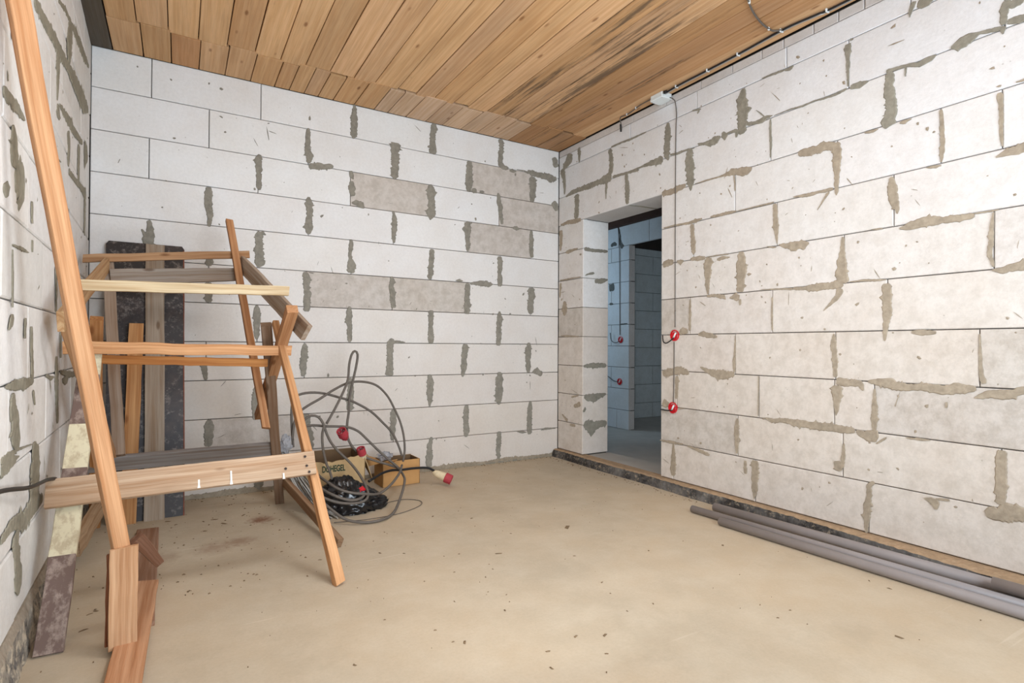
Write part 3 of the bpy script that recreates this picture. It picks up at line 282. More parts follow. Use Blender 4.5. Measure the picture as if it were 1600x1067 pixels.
# ---- back wall
BK = Plane((0, 0, 0), (1, 0, 0), (0, -1, 0))
wb = core('wall_back', (-3.55, .05, 0), (.3, .30, 2.80))
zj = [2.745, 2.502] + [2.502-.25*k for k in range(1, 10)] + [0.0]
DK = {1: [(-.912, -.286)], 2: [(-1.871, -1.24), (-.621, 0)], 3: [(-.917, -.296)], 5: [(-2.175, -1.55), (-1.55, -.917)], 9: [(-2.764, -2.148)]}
for r in range(11):
    hs = [-3.39] + DATA['HB'][r] + [0.0]
    if hs[1]-hs[0] > .7: hs.insert(1, -3.1)
    for a, b in zip(hs, hs[1:]):
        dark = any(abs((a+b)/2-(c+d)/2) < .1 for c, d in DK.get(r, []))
        base = BEI if dark else tuple(WHITE[i]+(WARM[i]-WHITE[i])*min(1, max(0, (r-2)/7)) for i in range(3))  # lower rows warmer, floor bounce put into the block colour
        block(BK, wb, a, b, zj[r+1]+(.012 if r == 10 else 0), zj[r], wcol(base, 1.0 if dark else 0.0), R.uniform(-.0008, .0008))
MB = s2l(143, 138, 127)
for s in DATA['S']['back']: stroke(BK, wb, s, MB)
stroke(BK, wb, sum([[ -3.3+.11*i, .013+.003*math.sin(i*2.1), .040+.012*math.sin(i*1.3)] for i in range(31)], []), s2l(158, 146, 128), 'base_mortar')
flecks(BK, wb, 150, -3.3, -.05, .1, 2.7, MB)

# ---- right wall (blocks run on towards the viewer), opening y -1.242 .. -.355, z .07 .. 2.0685
RT = Plane((0, 0, 0), (0, 1, 0), (-1, 0, 0))
YN, YF, ZL, ZB = -1.242, -.355, 2.0685, .0685
wr = core('wall_right', (.05, -5.3, .0), (.27, YN-.01, 2.80))
def addcore(parent, P0, P1):
    (a, b, c), (d, e, g) = P0, P1
    V = [(x, y, z) for x in (a, d) for y in (b, e) for z in (c, g)]
    F = [(0, 1, 3, 2), (4, 6, 7, 5), (0, 4, 5, 1), (2, 3, 7, 6), (0, 2, 6, 4), (1, 5, 7, 3)]
    return link('mortar_core', mesh('mortar_core', V, F), parent, CORE)
addcore(wr, (.05, YF+.01, 0), (.27, .04, 2.80)); addcore(wr, (.05, YN-.01, ZL+.02), (.27, YF+.01, 2.80))
zr = [2.688] + [2.5685-.25*k for k in range(11)]
for r in range(11):
    hs = sorted(DATA['HR'][r])
    lo = hs[0]
    while lo > -5.2: lo -= .62; hs.insert(0, max(lo, -5.25))
    hs = hs + [0.0]
    if r >= 3: hs = [h for h in hs if h < YN-.02 or h > YF+.02]; hs = sorted(hs + [YN, YF])
    for a, b in zip(hs, hs[1:]):
        if b-a < .02 or (r >= 3 and a >= YN-.001 and b <= YF+.001): continue
        m = (a+b)/2
        kk = min(1, r/7); base = tuple(s2l(236, 238, 241)[i]*(1-kk)+WARM[i]*kk for i in range(3)); rg = .1+.08*r  # cool daylight above and warm bounce below painted into the row colours
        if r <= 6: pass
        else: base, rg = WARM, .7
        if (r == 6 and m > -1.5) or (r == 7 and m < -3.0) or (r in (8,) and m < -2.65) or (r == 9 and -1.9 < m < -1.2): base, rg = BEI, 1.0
        if r in (4, 5) and m < -3.1: rg = .8
        block(RT, wr, a, b, zr[r+1], zr[r], wcol(base, rg), R.uniform(-.001, .001))
# small cut pieces laid under the ceiling boards
hs = [-.42, 0.0]; a = -.42
hs = sorted([-.45, -.95, -1.28] + DATA['HS'] + [-2.95, -3.25, -3.6, -3.9, -4.3, -4.7, -5.25] + [0.0])
for a, b in zip(hs, hs[1:]): block(RT, wr, a, b, 2.688, H-.002, wcol(s2l(214, 210, 208), .3), -.002)
MR = s2l(166, 153, 135)
for s in DATA['S']['right']: stroke(RT, wr, s, s2l(148, 143, 130) if s[1] > 2.2 else MR)
flecks(RT, wr, 420, -4.2, -.05, .15, 2.6, MR, lambda u, z: YN-.02 < u < YF+.02 and z < ZL)
# reveals of the opening: far jamb, near jamb, lintel underside
JF = Plane((0, YF, 0), (1, 0, 0), (0, -1, 0)); JN = Plane((0, YN, 0), (1, 0, 0), (0, 1, 0))
for k in range(3, 11):
    z1, z0 = zr[k], zr[k+1]
    block(JF, wr, .0, .28, z0, z1, wcol(WARM if k > 5 else WHITE, .3), .0, .01, .0018, name='jamb_block')
    block(JN, wr, .0, .28, z0, z1, wcol(WARM, .3), .0, .01, .0018, name='jamb_block')
for s in DATA['S']['reveal']: stroke(JF, wr, s, s2l(140, 136, 124))
class LPlane(Plane):
    def p(s, u, z, h=0.0): return Vector((u, z, ZL-h))
LP_ = LPlane((0, 0, 0), (1, 0, 0), (0, 0, -1))
for (a, b) in ((YN, -.92), (-.92, YF)): block(LP_, wr, 0, .28, a, b, wcol(s2l(205, 203, 202)), 0, .02, name='lintel_block')
stroke(LP_, wr, [.01, -.90, .014, .10, -.925, .018, .20, -.93, .012, .27, -.94, .01], s2l(150, 146, 130))

# ---- left wall, slightly out of square
LW = Plane((-3.391, 0, 0), (.022, -1, 0), (1, .022, 0)); 
class LW_(Plane):
    def p(s, u, z, h=0.0): return Vector((-3.391-.022*u+h, u, z))
LW = LW_((0, 0, 0), (0, 1, 0), (1, 0, 0))
V = [LW.p(0.2, 0, -.05), LW.p(0.2, 2.80, -.05), LW.p(-5.3, 2.80, -.05), LW.p(-5.3, 0, -.05), LW.p(0.2, 0, -.3), LW.p(0.2, 2.80, -.3), LW.p(-5.3, 2.80, -.3), LW.p(-5.3, 0, -.3)]
wl = link('wall_left', mesh('wall_left', V, [(0, 1, 2, 3), (7, 6, 5, 4), (0, 4, 5, 1), (3, 2, 6, 7), (1, 5, 6, 2), (0, 3, 7, 4)]), None, CORE); wl['kind'] = 'structure'
zl = [2.745, 2.57] + [2.57-.2437*k for k in range(1, 10)] + [.148]
HLc = [[-.32, -.94, -1.56], [-.725, -1.35], [-.41, -1.036, -1.77], [-.738, -1.36, -1.74], [-.40, -1.0, -1.46], [-.176, -1.0, -1.73], [-.88, -1.46], [-.40, -.946, -1.70], [-.70, -1.36], [-.3, -1.0, -1.63], [-.6, -1.25]]
for r in range(11):
    hs = sorted(HLc[r]); lo = hs[0]
    while lo > -5.2: lo -= .61; hs.insert(0, max(lo, -5.25))
    hs += [0.0]
    for a, b in zip(hs, hs[1:]):
        block(LW, wl, a, b, zl[r+1], zl[r], wcol(s2l(226, 224, 220) if R.random() < .3 else s2l(234, 232, 230), .4), R.uniform(-.002, .002), ch=.005)
for s in DATA['S']['left']: stroke(LW, wl, s, s2l(146, 140, 124))
flecks(LW, wl, 90, -3.0, -.05, .3, 2.6, s2l(146, 140, 124))

# ---- front wall behind the viewer with the window the daylight enters by
wf = core('wall_front', (-3.55, -5.45, 0), (-2.45, -5.25, 2.80), PLASTER)
for P0, P1 in (((-.25, -5.45, 0), (.3, -5.25, 2.80)), ((-2.45, -5.45, 0), (-.25, -5.25, .7)), ((-2.45, -5.45, 2.3), (-.25, -5.25, 2.80))):
    o = addcore(wf, P0, P1); o.name = 'wall_piece'

# ---- ceiling
ce = core('ceiling', (-3.72, -5.5, H+.030), (4.2, 2.2, H+.1), mat_plain('dark_subceiling', s2l(60, 50, 42), .9, .1))
def plank(x0, x1, y0, y1, z, color, mat=CWOOD, name='ceiling_board', th=.022, gap=.0026, parent=ce):
    x0 += gap; x1 -= gap; ny = max(1, int((y1-y0)/.5)); V, F, UV = [], [], []
    e0, e1 = R.uniform(-.0012, .0012), R.uniform(-.0012, .0012)
    for i in range(ny+1):
        y = y0+(y1-y0)*i/ny
        w0, w1 = (R.uniform(-.001, .001) for _ in (0, 1))
        for (x, zz, v) in ((x0+w0, z+th, 0), (x0+w0, z+.002, .02), (x0+.002+w0, z, .022), (x1-.002+w1, z+e1, .022+x1-x0), (x1+w1, z+.002, .024+x1-x0), (x1+w1, z+th, .05+x1-x0)):
            V.append((x, y, zz)); UV.append((y, v))
    for i in range(ny):
        for k in range(5): a = i*6+k; F.append((a, a+1, a+7, a+6))
    F.append(tuple(range(6))[::-1]); F.append(tuple(ny*6+k for k in range(6)))
    return link(name, mesh(name, V, F, UV), parent, mat, color)
xl = [-3.285, -3.148, -3.0, -2.852, -2.705, -2.555, -2.41, -2.265, -2.115, -1.96, -1.82, -1.66, -1.526, -1.391, -1.24, -1.12, -.965, -.82, -.691, -.56, -.42, -.28, -.14, -.004]
CB = [tuple(a*b for a, b in zip(s2l(*c), (1, .955, .90))) for c in ((214, 176, 134), (219, 181, 138), (208, 168, 126), (220, 182, 142), (208, 172, 136), (214, 174, 130))]
plank(-3.42, -3.287, -5.25, -.006, H-.004, s2l(92, 84, 74)+(.5,), th=.028)
for i, (a, b) in enumerate(zip(xl, xl[1:])):
    c = R.choice(CB); xm = (a+b)/2
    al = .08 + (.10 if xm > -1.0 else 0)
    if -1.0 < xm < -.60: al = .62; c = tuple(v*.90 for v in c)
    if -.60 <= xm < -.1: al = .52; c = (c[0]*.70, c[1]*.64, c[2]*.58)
    if -2.75 < xm < -2.45: al = .44
    yj = -.40-.02*math.sin(i*1.9)-.0*i
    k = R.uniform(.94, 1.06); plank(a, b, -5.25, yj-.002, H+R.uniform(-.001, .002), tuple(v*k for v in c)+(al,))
xs = [-3.287, -3.133, -2.988, -2.839, -2.69, -2.54, -2.391, -2.297, -2.199, -2.105, -2.0, -1.85, -1.702, -1.597, -1.454, -1.291, -1.15, -.985, -.84, -.69, -.54, -.40, -.25, -.12, -.004]
for i, (a, b) in enumerate(zip(xs, xs[1:])):
    c = R.choice(CB); xm = (a+b)/2; c = tuple(v*.9 for v in c); al = .15
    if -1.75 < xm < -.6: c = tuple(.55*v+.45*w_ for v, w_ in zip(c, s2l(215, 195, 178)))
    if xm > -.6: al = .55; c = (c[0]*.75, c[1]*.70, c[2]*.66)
    if abs(xm+2.914) < .05: c = s2l(200, 152, 108)
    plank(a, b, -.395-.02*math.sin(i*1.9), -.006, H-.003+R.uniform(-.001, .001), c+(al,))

# ---- plinth along the right wall (mortar ledge, bitumen face), threshold and left plinth
def strip(name, prof, ys, mats, mi, jit):
    V, F, I = [], [], []; n = len(prof(0))
    for y in ys:
        for (x, z, k) in prof(y):
            V.append((x+k*jit*noise.noise((y*9, z*30, 3))+k*jit*R.uniform(-.4, .4), y, z+k*jit*.5*R.uniform(-.6, .6)))
    for i in range(len(ys)-1):
        for k in range(n-1): a = i*n+k; F.append((a, a+1, a+n+1, a+n)); I.append(mi[k])
    me = mesh(name, V, F, mi=I)
    for m in mats: me.materials.append(m)
    o = link(name, me); o['kind'] = 'structure'; return o
LEDGE = mat_mortar('brown_bed_mortar', .008)
def profR(y):
    d = .058+.014*noise.noise((y*2.2, 0, 0))+max(0, min(-y, 3.4)-2.35)*.065
    return [(.05, .066, 0), (-.003, .066, 0), (-d*.6, .068, .6), (-d, .061, 1), (-d-.006, .035, 1), (-d-.010, .0, .7)]
t1 = strip('trim_1', profR, [-5.25+5.24*i/260 for i in range(261)], [LEDGE, BITU], [0, 0, 0, 1, 1], .008); t1.color = (*s2l(172, 146, 118), 0)
th = core('trim_2', (.0, YN+.001, 0), (.30, YF-.001, .062), HALLFLOOR)
def mat_scuff():
    t = NT('scuffed_plinth', .85, .2); pos = t.n('ShaderNodeNewGeometry').outputs['Position']
    n = t.noise(pos, 7, 5, .75); n2 = t.noise(pos, 18, 5, .75)
    c = t.mix(t.ramp(n, [(.42, 0.0), (.56, 1.0)]), s2l(92, 88, 86), s2l(150, 142, 130))
    c = t.mix(t.ramp(n2, [(.50, 0.0), (.60, .9)]), c, s2l(198, 184, 162)); c = t.mix(t.ramp(n2, [(.34, .9), (.42, 0.0)]), c, s2l(52, 48, 47))
    t.col(c); t.bump(n2, .7, .006); return t.m
SCUFF = mat_scuff()
def profL(y):
    b = -3.391-.022*y
    return [(b-.04, .155, 0), (b+.003, .148, .3), (b+.012, .12, 1), (b+.016, .06, 1), (b+.022, .0, .7)]
t3 = strip('trim_3', profL, [-5.25+5.24*i/200 for i in range(201)], [LEDGE, SCUFF], [0, 0, 1, 1], .010); t3.color = (*s2l(160, 148, 132), 0)

# ---- hall and far room beyond the opening
HW = Plane((1.524, 0, 0), (0, 1, 0), (-1, 0, 0))
wh = core('wall_hall', (1.56, .714, 0), (1.613, 2.2, 2.80)); 
o = addcore(wh, (1.56, -3.0, 2.18), (1.613, .714, 2.80)); addcore(wh, (1.56, -3.0, 0), (1.613, -.35, 2.18))
HC = s2l(206, 211, 216)  # block colour kept greyer and bluer, standing in for dimmer hall light
for k in range(11):
    z1 = 2.74 if k == 0 else 2.494-.25*(k-1); z0 = max(2.494-.25*k, .02)
    if k <= 1: z1 = (2.74, 2.415)[k]; z0 = (2.42, 2.165)[k]
    if k == 2: z1 = 2.165
    hs = [.714, 1.34, 1.96] if k % 2 else [.714, 1.02, 1.65, 2.2]
    if k <= 1: hs = [-1.5, -.9, -.2, .40, .90, 1.5, 2.2] if k else [-1.5, -.6, .2, .8, 1.4, 2.2]
    if k == 10: hs = [.714, .92, 1.5, 2.2]
    if z1-z0 < .05: continue
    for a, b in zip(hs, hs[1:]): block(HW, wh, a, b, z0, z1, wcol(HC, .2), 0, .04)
HJ = Plane((0, .714, 0), (1, 0, 0), (0, -1, 0))
for k in range(2, 11):
    z1 = 2.165 if k == 2 else 2.494-.25*(k-1); z0 = max(2.494-.25*k, .02)
    block(HJ, wh, 1.524, 1.614, z0, z1, wcol(s2l(206, 200, 196), .3), .001, .01, name='jamb_block')
for s in ([.90, 2.40, .02, .87, 2.30, .02, .865, 2.20, .04, .82, 2.15, .06], [1.03, 2.20, .04, .98, 2.215, .05, .93, 2.20, .03], [1.06, 1.69, .09, .97, 1.70, .09], [1.05, 1.50, .03, .99, 1.495, .02], [.74, 1.255, .01, .83, 1.25, .012, .86, 1.25, .01]):
    stroke(HW, wh, s, s2l(96, 98, 96))
FW = Plane((0, 1.46, 0), (1, 0, 0), (0, -1, 0))
wfr = core('wall_far', (1.614, 1.51, 0), (4.2, 1.7, 2.80))
for k in range(-2, 10):
    z1, z0 = 2.224-.25*k, 2.224-.25*(k+1); z0 = max(z0, .02); z1 = min(z1, 2.74)
    if z1-z0 < .03: continue
    off = 1.62+(.1 if k % 2 else .42); hs = [1.62] + [off+.62*i for i in range(5) if off+.62*i < 4.1] + [4.15]
    for a, b in zip(hs, hs[1:]): block(FW, wfr, a, b, z0, z1, wcol(s2l(196, 200, 200), .5), 0, .05)
core('wall_corridor', (.05, .30, 0), (.27, 2.2, 2.80), PLASTER); core('wall_end', (.27, 2.0, 0), (1.56, 2.2, 2.80), PLASTER); core('wall_side', (4.1, -3, 0), (4.2, 1.6, 2.80), PLASTER)
core('wall_rear', (.27, -3.1, 0), (4.2, -3.0, 2.80), PLASTER)

# ---------------------------------------------------------------- timber builder
def beam(name, p0, p1, w, t, wdir, color, parent=None, mat=WOOD, seg=9, jit=.0015, taper=1.0, bands=None, bow=0.0, ends=(0.0, 0.0), ch=.002, notch=None):
    p0, p1 = Vector(p0), Vector(p1); d = (p1-p0); L = d.length; d.normalize()
    wd = Vector(wdir); wd = (wd-d*wd.dot(d)).normalized(); td = d.cross(wd).normalized()
    cols = None; V, F, UV, I = [], [], [], []
    ts = [i/seg for i in range(seg+1)]
    if bands: ts = sorted(set([round(x, 4) for x in ts if min(abs(x-b) for b, _ in bands) > .02] + [b for b, _ in bands]))
    N = len(ts); b_ = ch
    for i, s in enumerate(ts):
        k = 1+(taper-1)*s; W, T = w/2*k, t/2*k
        c = p0+d*(L*s)+td*(bow*math.sin(math.pi*s))+wd*(jit*R.uniform(-1, 1))+td*(jit*R.uniform(-.6, .6))
        prof = ((-W+b_, -T), (W-b_, -T), (W, -T+b_), (W, T-b_), (W-b_, T), (-W+b_, T), (-W, T-b_), (-W, -T+b_))
        for q_, (a, b) in enumerate(prof):
            sl = ends[0]*a if i == 0 else (ends[1]*a if i == N-1 else 0)
            V.append(c+wd*(a+R.uniform(-.3, .3)*jit)+td*(b+R.uniform(-.3, .3)*jit)+d*(sl+(R.uniform(-1, 1)*jit if i in (0, N-1) else 0)))
            UV.append((s*L, (0, w, w+.001, w+t, w+t+.001, 2*w+t, 2*w+t+.001, 2*w+2*t)[q_]))
    for i in range(N-1):
        band = 0
        if bands:
            for bb, idx in bands:
                if ts[i] >= bb-1e-6: band = idx
        for k in range(8):
            a = i*8+k; b2 = i*8+(k+1) % 8; F.append((a, b2, b2+8, a+8)); I.append(band)
    F.append(tuple(range(8))[::-1]); F.append(tuple((N-1)*8+k for k in range(8)))
    I += [bands[0][1] if bands else 0, bands[-1][1] if bands else 0]
    me = mesh(name, V, F, UV, mi=I)
    if isinstance(mat, (list, tuple)):
        for m in mat: me.materials.append(m)
        mat = None
    return link(name, me, parent, mat, color)
def under(root, objs):
    for o in objs:
        o.parent = root; o.matrix_parent_inverse = Matrix.Translation(-Vector(root.location))
def tube(name, pts, r, mat, parent=None, res=8, smooth=True, color=None):
    # Catmull-Rom through the points, swept circle
    P = [Vector(p) for p in pts]; C_ = []
    for i in range(len(P)-1):
        p0, p1, p2, p3 = P[max(i-1, 0)], P[i], P[i+1], P[min(i+2, len(P)-1)]
        n = max(2, min(8, int((p2-p1).length/.02))) if smooth else 1
        for k in range(n):
            t = k/n; C_.append(.5*((2*p1)+(p2-p0)*t+(2*p0-5*p1+4*p2-p3)*t*t+(3*p1-p0-3*p2+p3)*t**3))
    C_.append(P[-1]); V, F = [], []; nrm = None
    for i, c in enumerate(C_):
        d = (C_[min(i+1, len(C_)-1)]-C_[max(i-1, 0)]).normalized()
        if nrm is None: nrm = d.orthogonal().normalized()
        nrm = (nrm-d*nrm.dot(d)).normalized(); b = d.cross(nrm)
        for k in range(res): a = 6.28318*k/res; V.append(c+(nrm*math.cos(a)+b*math.sin(a))*r)
    n = len(C_)
    for i in range(n-1):
        for k in range(res): a = i*res+k; b2 = i*res+(k+1) % res; F.append((a, b2, b2+res, a+res))
    F.append(tuple(range(res))[::-1]); F.append(tuple((n-1)*res+k for k in range(res)))
    me = mesh(name, V, F)
    for p in me.polygons[:-2]: p.use_smooth = True
    return link(name, me, parent, mat, color)
def lathe(name, prof, loc, axis, mat, parent=None, res=20, mi=None):
    ax = Vector(axis).normalized(); u = ax.orthogonal().normalized(); v = ax.cross(u); V, F, I = [], [], []
    for (r, h) in prof:
        for k in range(res): a = 6.28318*k/res; V.append(Vector(loc)+ax*h+(u*math.cos(a)+v*math.sin(a))*r)
    for i in range(len(prof)-1):
        for k in range(res): a = i*res+k; b = i*res+(k+1) % res; F.append((a, b, b+res, a+res)); I.append(mi[i] if mi else 0)
    F.append(tuple(range(res))[::-1]); F.append(tuple((len(prof)-1)*res+k for k in range(res))); I += [I[0], I[-1]]
    me = mesh(name, V, F, mi=I)
    if isinstance(mat, (list, tuple)):
        for m in mat: me.materials.append(m)
        mat = None
    return link(name, me, parent, mat)
def nail(parent, p, n, r=.004, name='nail_head'):
    o = lathe(name, [(r, 0), (r, .0015), (r*.3, .0022)], p, n, NAIL, None, 8); under(parent, [o]) ; return o
NAIL = mat_plain('rusty_nail', s2l(52, 40, 34), .6, .4)
OR = s2l(204, 156, 112); OR2 = s2l(184, 132, 84); TAN = s2l(196, 168, 136); GRY = s2l(132, 122, 112); PALE = s2l(214, 196, 162); BRN = s2l(150, 104, 74)

# ================================================================ TIMBER ON THE LEFT
t1 = empty('sawhorse', (-2.9, -1.05, 0), 'upright timber trestle on the floor with a cream and brown painted front leg', 'sawhorse')
PAINT = [mat_wood('cream_paint_on_wood'), mat_wood('brown_paint_on_wood')]
def paintmat(name, base, worn, amt):
    t = NT(name, .6, .3); pos = t.n('ShaderNodeNewGeometry').outputs['Position']
    n = t.noise(scaled(t, pos, 30, 30, 8), 1.0, 5, .7)
    t.col(t.mix(t.ramp(n, [(.47, 0.0), (.6, amt)]), base, worn)); t.bump(n, .4, .002); return t.m
CREAM = paintmat('cream_paint', s2l(216, 206, 176), s2l(160, 136, 108), .5); DBR = paintmat('old_brown_paint', s2l(112, 92, 84), s2l(176, 158, 146), .6); RBR = paintmat('reddish_bare_wood', s2l(150, 108, 84), s2l(92, 66, 58), .6)
under(t1, [
 beam('leg', (-3.277, -1.80, .0), (-3.255, -1.08, .943), .076, .026, (1, 0, 0), OR, mat=[CREAM, DBR, RBR], bands=[(0, 1), (.262, 0), (.43, 2), (.505, 1), (.54, 0), (.70, 1), (.90, 0)], seg=12),
 beam('leg', (-2.361, -1.74, .002), (-2.515, -1.04, 1.100), .042, .040, (1, .2, 0), OR+(.1,), ends=(.3, 0), taper=.72),
 beam('leg', (-2.387, -.36, .002), (-2.556, -1.03, 1.088), .050, .040, (1, 0, 0), s2l(142, 118, 98)+(.35,)),
 beam('leg', (-3.310, -.36, .002), (-3.244, -1.03, 1.097), .048, .040, (1, 0, 0), OR2+(.1,)),
 beam('top_rail', (-3.346, -1.115, .968), (-2.452, -1.115, .955), .054, .030, (0, 0, 1), OR+(.12,), jit=.003, seg=16, taper=.9),
 beam('top_rail', (-3.236, -.99, .915), (-2.545, -.99, .892), .040, .030, (0, 0, 1), s2l(186, 128, 72)+(.38,), jit=.002, seg=12),
 beam('crossboard', (-3.335, -1.513, .448), (-2.41, -1.492, .460), .104, .022, (0, .55, 1), s2l(190, 164, 138)+(.18,), jit=.001, seg=14),
 beam('crossboard', (-3.348, -.60, .378), (-2.446, -.58, .380), .088, .024, (0, -.55, 1), s2l(142, 137, 134)+(.25,), jit=.001, seg=12),
 beam('brace', (-2.385, -.40, .168), (-2.257, -1.33, .026), .055, .028, (0, 0, 1), s2l(150, 122, 96)+(.2,), ends=(0, .5)),
 beam('brace', (-3.257, -.40, .168), (-3.318, -1.02, .090), .07, .045, (0, 0, 1), s2l(170, 142, 112)+(.3,), jit=.006, seg=12)])
xfb = [o for o in t1.children if o.name.startswith('crossboard')][0]
def onface(x, z): return Vector((x, -1.5025+.55*(z-.454)-.0122, z))
for (x, z) in ((-2.452, .492), (-2.448, .455), (-2.535, .452), (-2.44, .430), (-3.290, .472), (-3.302, .435), (-3.25, .450), (-3.245, .415)):
    o = lathe('nail_head', [(.0055, -.001), (.0055, .0012), (.002, .002)], onface(x, z), (0, -.876, .48), NAIL, None, 8); o.parent = xfb
PAINTW = mat_plain('white_paint_drips', s2l(235, 232, 224), .6, .3)
for (x, z, h) in ((-2.86, .430, .030), (-2.745, .440, .050), (-2.545, .425, .022)):
    V = []
    for dd in (-.0012, .004):
        for k in range(4):
            for sx in (-1, 1): V.append(onface(x+sx*.0032*(1+.7*(k == 0)), z+h*(k/3-.5))+Vector((0, dd, 0)))
    Fc = [(0, 1, 3, 2), (2, 3, 5, 4), (4, 5, 7, 6), (0, 2, 10, 8), (1, 9, 11, 3)]
    link('paint_drip', mesh('paint_drip', V, Fc), xfb, PAINTW)

t2 = empty('sawhorse', (-2.9, -.85, .45), 'weathered timber trestle set upside down on the upright trestle, legs in the air', 'sawhorse')
under(t2, [
 beam('leg', (-2.684, -.38, 1.719), (-2.53, -.85, .539), .038, .036, (1, 0, 0), s2l(186, 138, 98)+(.15,), ends=(.3, .3)),
 beam('leg', (-2.487, -1.345, 1.150), (-2.518, -.46, .558), .050, .042, (1, .1, 0), s2l(190, 142, 102)+(.15,)),
 beam('leg', (-3.262, -.40, 1.44), (-3.171, -.85, .455), .050, .036, (1, 0, 0), s2l(150, 132, 116)+(.3,)),
 beam('leg', (-3.285, -1.50, 1.075), (-3.205, -.85, .459), .046, .034, (1, 0, 0), s2l(170, 132, 96)+(.2,)),
 beam('side_board', (-2.627, -.41, 1.480), (-2.420, -1.335, 1.040), .090, .022, (0, .3, 1), s2l(172, 156, 140)+(.25,), jit=.0022, seg=14, ends=(0, .35)),
 beam('side_board', (-3.262, -.42, 1.41), (-3.298, -1.52, 1.062), .075, .022, (0, .3, 1), s2l(196, 162, 122)+(.2,), jit=.0015, seg=12),
 beam('crossboard', (-3.244, -.475, 1.335), (-2.655, -.475, 1.392), .088, .022, (0, .2, 1), s2l(150, 140, 130)+(.3,), taper=.85, seg=12)])
lath = beam('lath', (-3.363, -.445, 1.428), (-2.579, -.445, 1.519), .042, .024, (0, 0, 1), s2l(178, 140, 104)+(.1,), ends=(.2, 0), seg=12)
tag(lath, 'thin brown lath lying highest across the upturned trestle, near the back wall', 'lath')
lath2 = beam('lath', (-3.340, -1.215, 1.222), (-2.482, -1.215, 1.244), .045, .030, (0, 0, 1), PALE+(.05,), jit=.0012, seg=12, ends=(0, .1))
tag(lath2, 'pale cream lath lying across the side boards of the upturned trestle', 'lath')

pole = beam('pole', (-3.088, -1.842, .300), (-3.312, -2.16, 1.945), .046, .034, (1, .45, 0), s2l(208, 160, 118)+(.12,), jit=.0012, seg=14, taper=1.02, bow=.010)
tag(pole, 'long orange wooden pole leaning on the left wall in front of the trestles', 'pole')
kb = empty('stop_block', (-3.08, -1.9, 0), 'short upright wooden block under the foot of the leaning pole', 'block')
under(kb, [beam('face_board', (-3.079, -1.905, .022), (-3.080, -1.868, .325), .076, .022, (1, 0, 0), s2l(200, 160, 124)+(.1,), ends=(.12, .05), seg=6),
 beam('back_board', (-3.098, -1.876, .022), (-3.098, -1.842, .300), .058, .024, (1, 0, 0), s2l(140, 92, 66)+(.2,), seg=6),
 beam('wedge', (-3.052, -1.80, .330), (-2.985, -1.72, .205), .048, .024, (1, .6, 0), s2l(120, 88, 70)+(.2,), seg=4, taper=.6)])
fb = beam('floor_board', (-3.064, -.59, .010), (-3.045, -1.75, .010), .098, .019, (1, 0, 0), s2l(160, 126, 104)+(.25,), jit=.002, ends=(.15, 0))
tag(fb, 'dark brown board lying flat on the floor behind the stop block', 'board')
fb2 = beam('floor_board', (-3.040, -1.40, .029), (-3.075, -2.55, .012), .092, .018, (1, 0, 0), s2l(200, 152, 116)+(.15,), jit=.002, ends=(.3, 0))
tag(fb2, 'orange-brown board lying flat on the floor nearest the viewer, under the stop block', 'board')

# boards standing against the back wall
def leaning(name, x0t, x1t, x0b, x1b, zt, yt, yb, th, mat, color, chamfer=0.0, label='', cat='board'):
    n = 10; V, F, UV = [], [], []
    for i in range(n+1):
        s = i/n; z = zt*s; y = yb+(yt-yb)*s; a = x0b+(x0t-x0b)*s; b = x1b+(x1t-x1b)*s; j = .0015
        a += R.uniform(-j, j); b += R.uniform(-j, j)
        if chamfer and i == n: a += chamfer; b -= chamfer
        if chamfer and i == n-1:
            pass
        for (x, o, v) in ((a, 0, 0), (b, 0, b-a), (b, th, b-a+th), (a, th, 2*(b-a)+th)): V.append((x, y+o, z)); UV.append((z, v))
        if chamfer and i == n-1:
            s2 = (zt-chamfer*1.6)/zt; z2 = zt*s2; y2 = yb+(yt-yb)*s2; a = x0b+(x0t-x0b)*s2; b = x1b+(x1t-x1b)*s2
            for (x, o, v) in ((a, 0, 0), (b, 0, b-a), (b, th, b-a+th), (a, th, 2*(b-a)+th)): V.append((x, y2+o, z2)); UV.append((z2, v))
    N = len(V)//4
    for i in range(N-1):
        for k in range(4): a = i*4+k; b = i*4+(k+1) % 4; F.append((a, b, b+4, a+4))
    F.append((3, 2, 1, 0)); F.append(tuple((N-1)*4+k for k in range(4)))
    o = link(name, mesh(name, V, F, UV), None, mat, color); tag(o, label, cat); return o
pn = leaning('plywood_panel', -3.306, -2.909, -3.264, -2.897, 1.595, -.032, -.352, .018, BBOARD, (0, 0, 0, 0), .012, 'black stained formwork plywood panel leaning on the back wall', 'panel')
for x0, x1, xb0, xb1 in ((-2.914, -2.9085, -2.902, -2.8965),):
    e = leaning('worn_edge', x0, x1, xb0, xb1, 1.575, -.036, -.355, .02, mat_plain('bare_reddish_edge', s2l(150, 92, 72), .8, .2, 25, .5), (0, 0, 0, 0), 0, 'x', 'x'); del e['label']; del e['category']; e.parent = pn
leaning('plank', -3.108, -3.014, -3.090, -2.994, 1.590, -.060, -.380, .022, WOOD, s2l(164, 150, 134)+(.2,), 0, 'tall weathered grey plank standing in front of the black panel', 'plank')
leaning('plank', -3.180, -3.110, -3.199, -3.127, 1.105, -.185, -.388, .020, WOOD, s2l(194, 146, 98)+(.12,), 0, 'short orange plank standing left of the grey plank', 'plank')

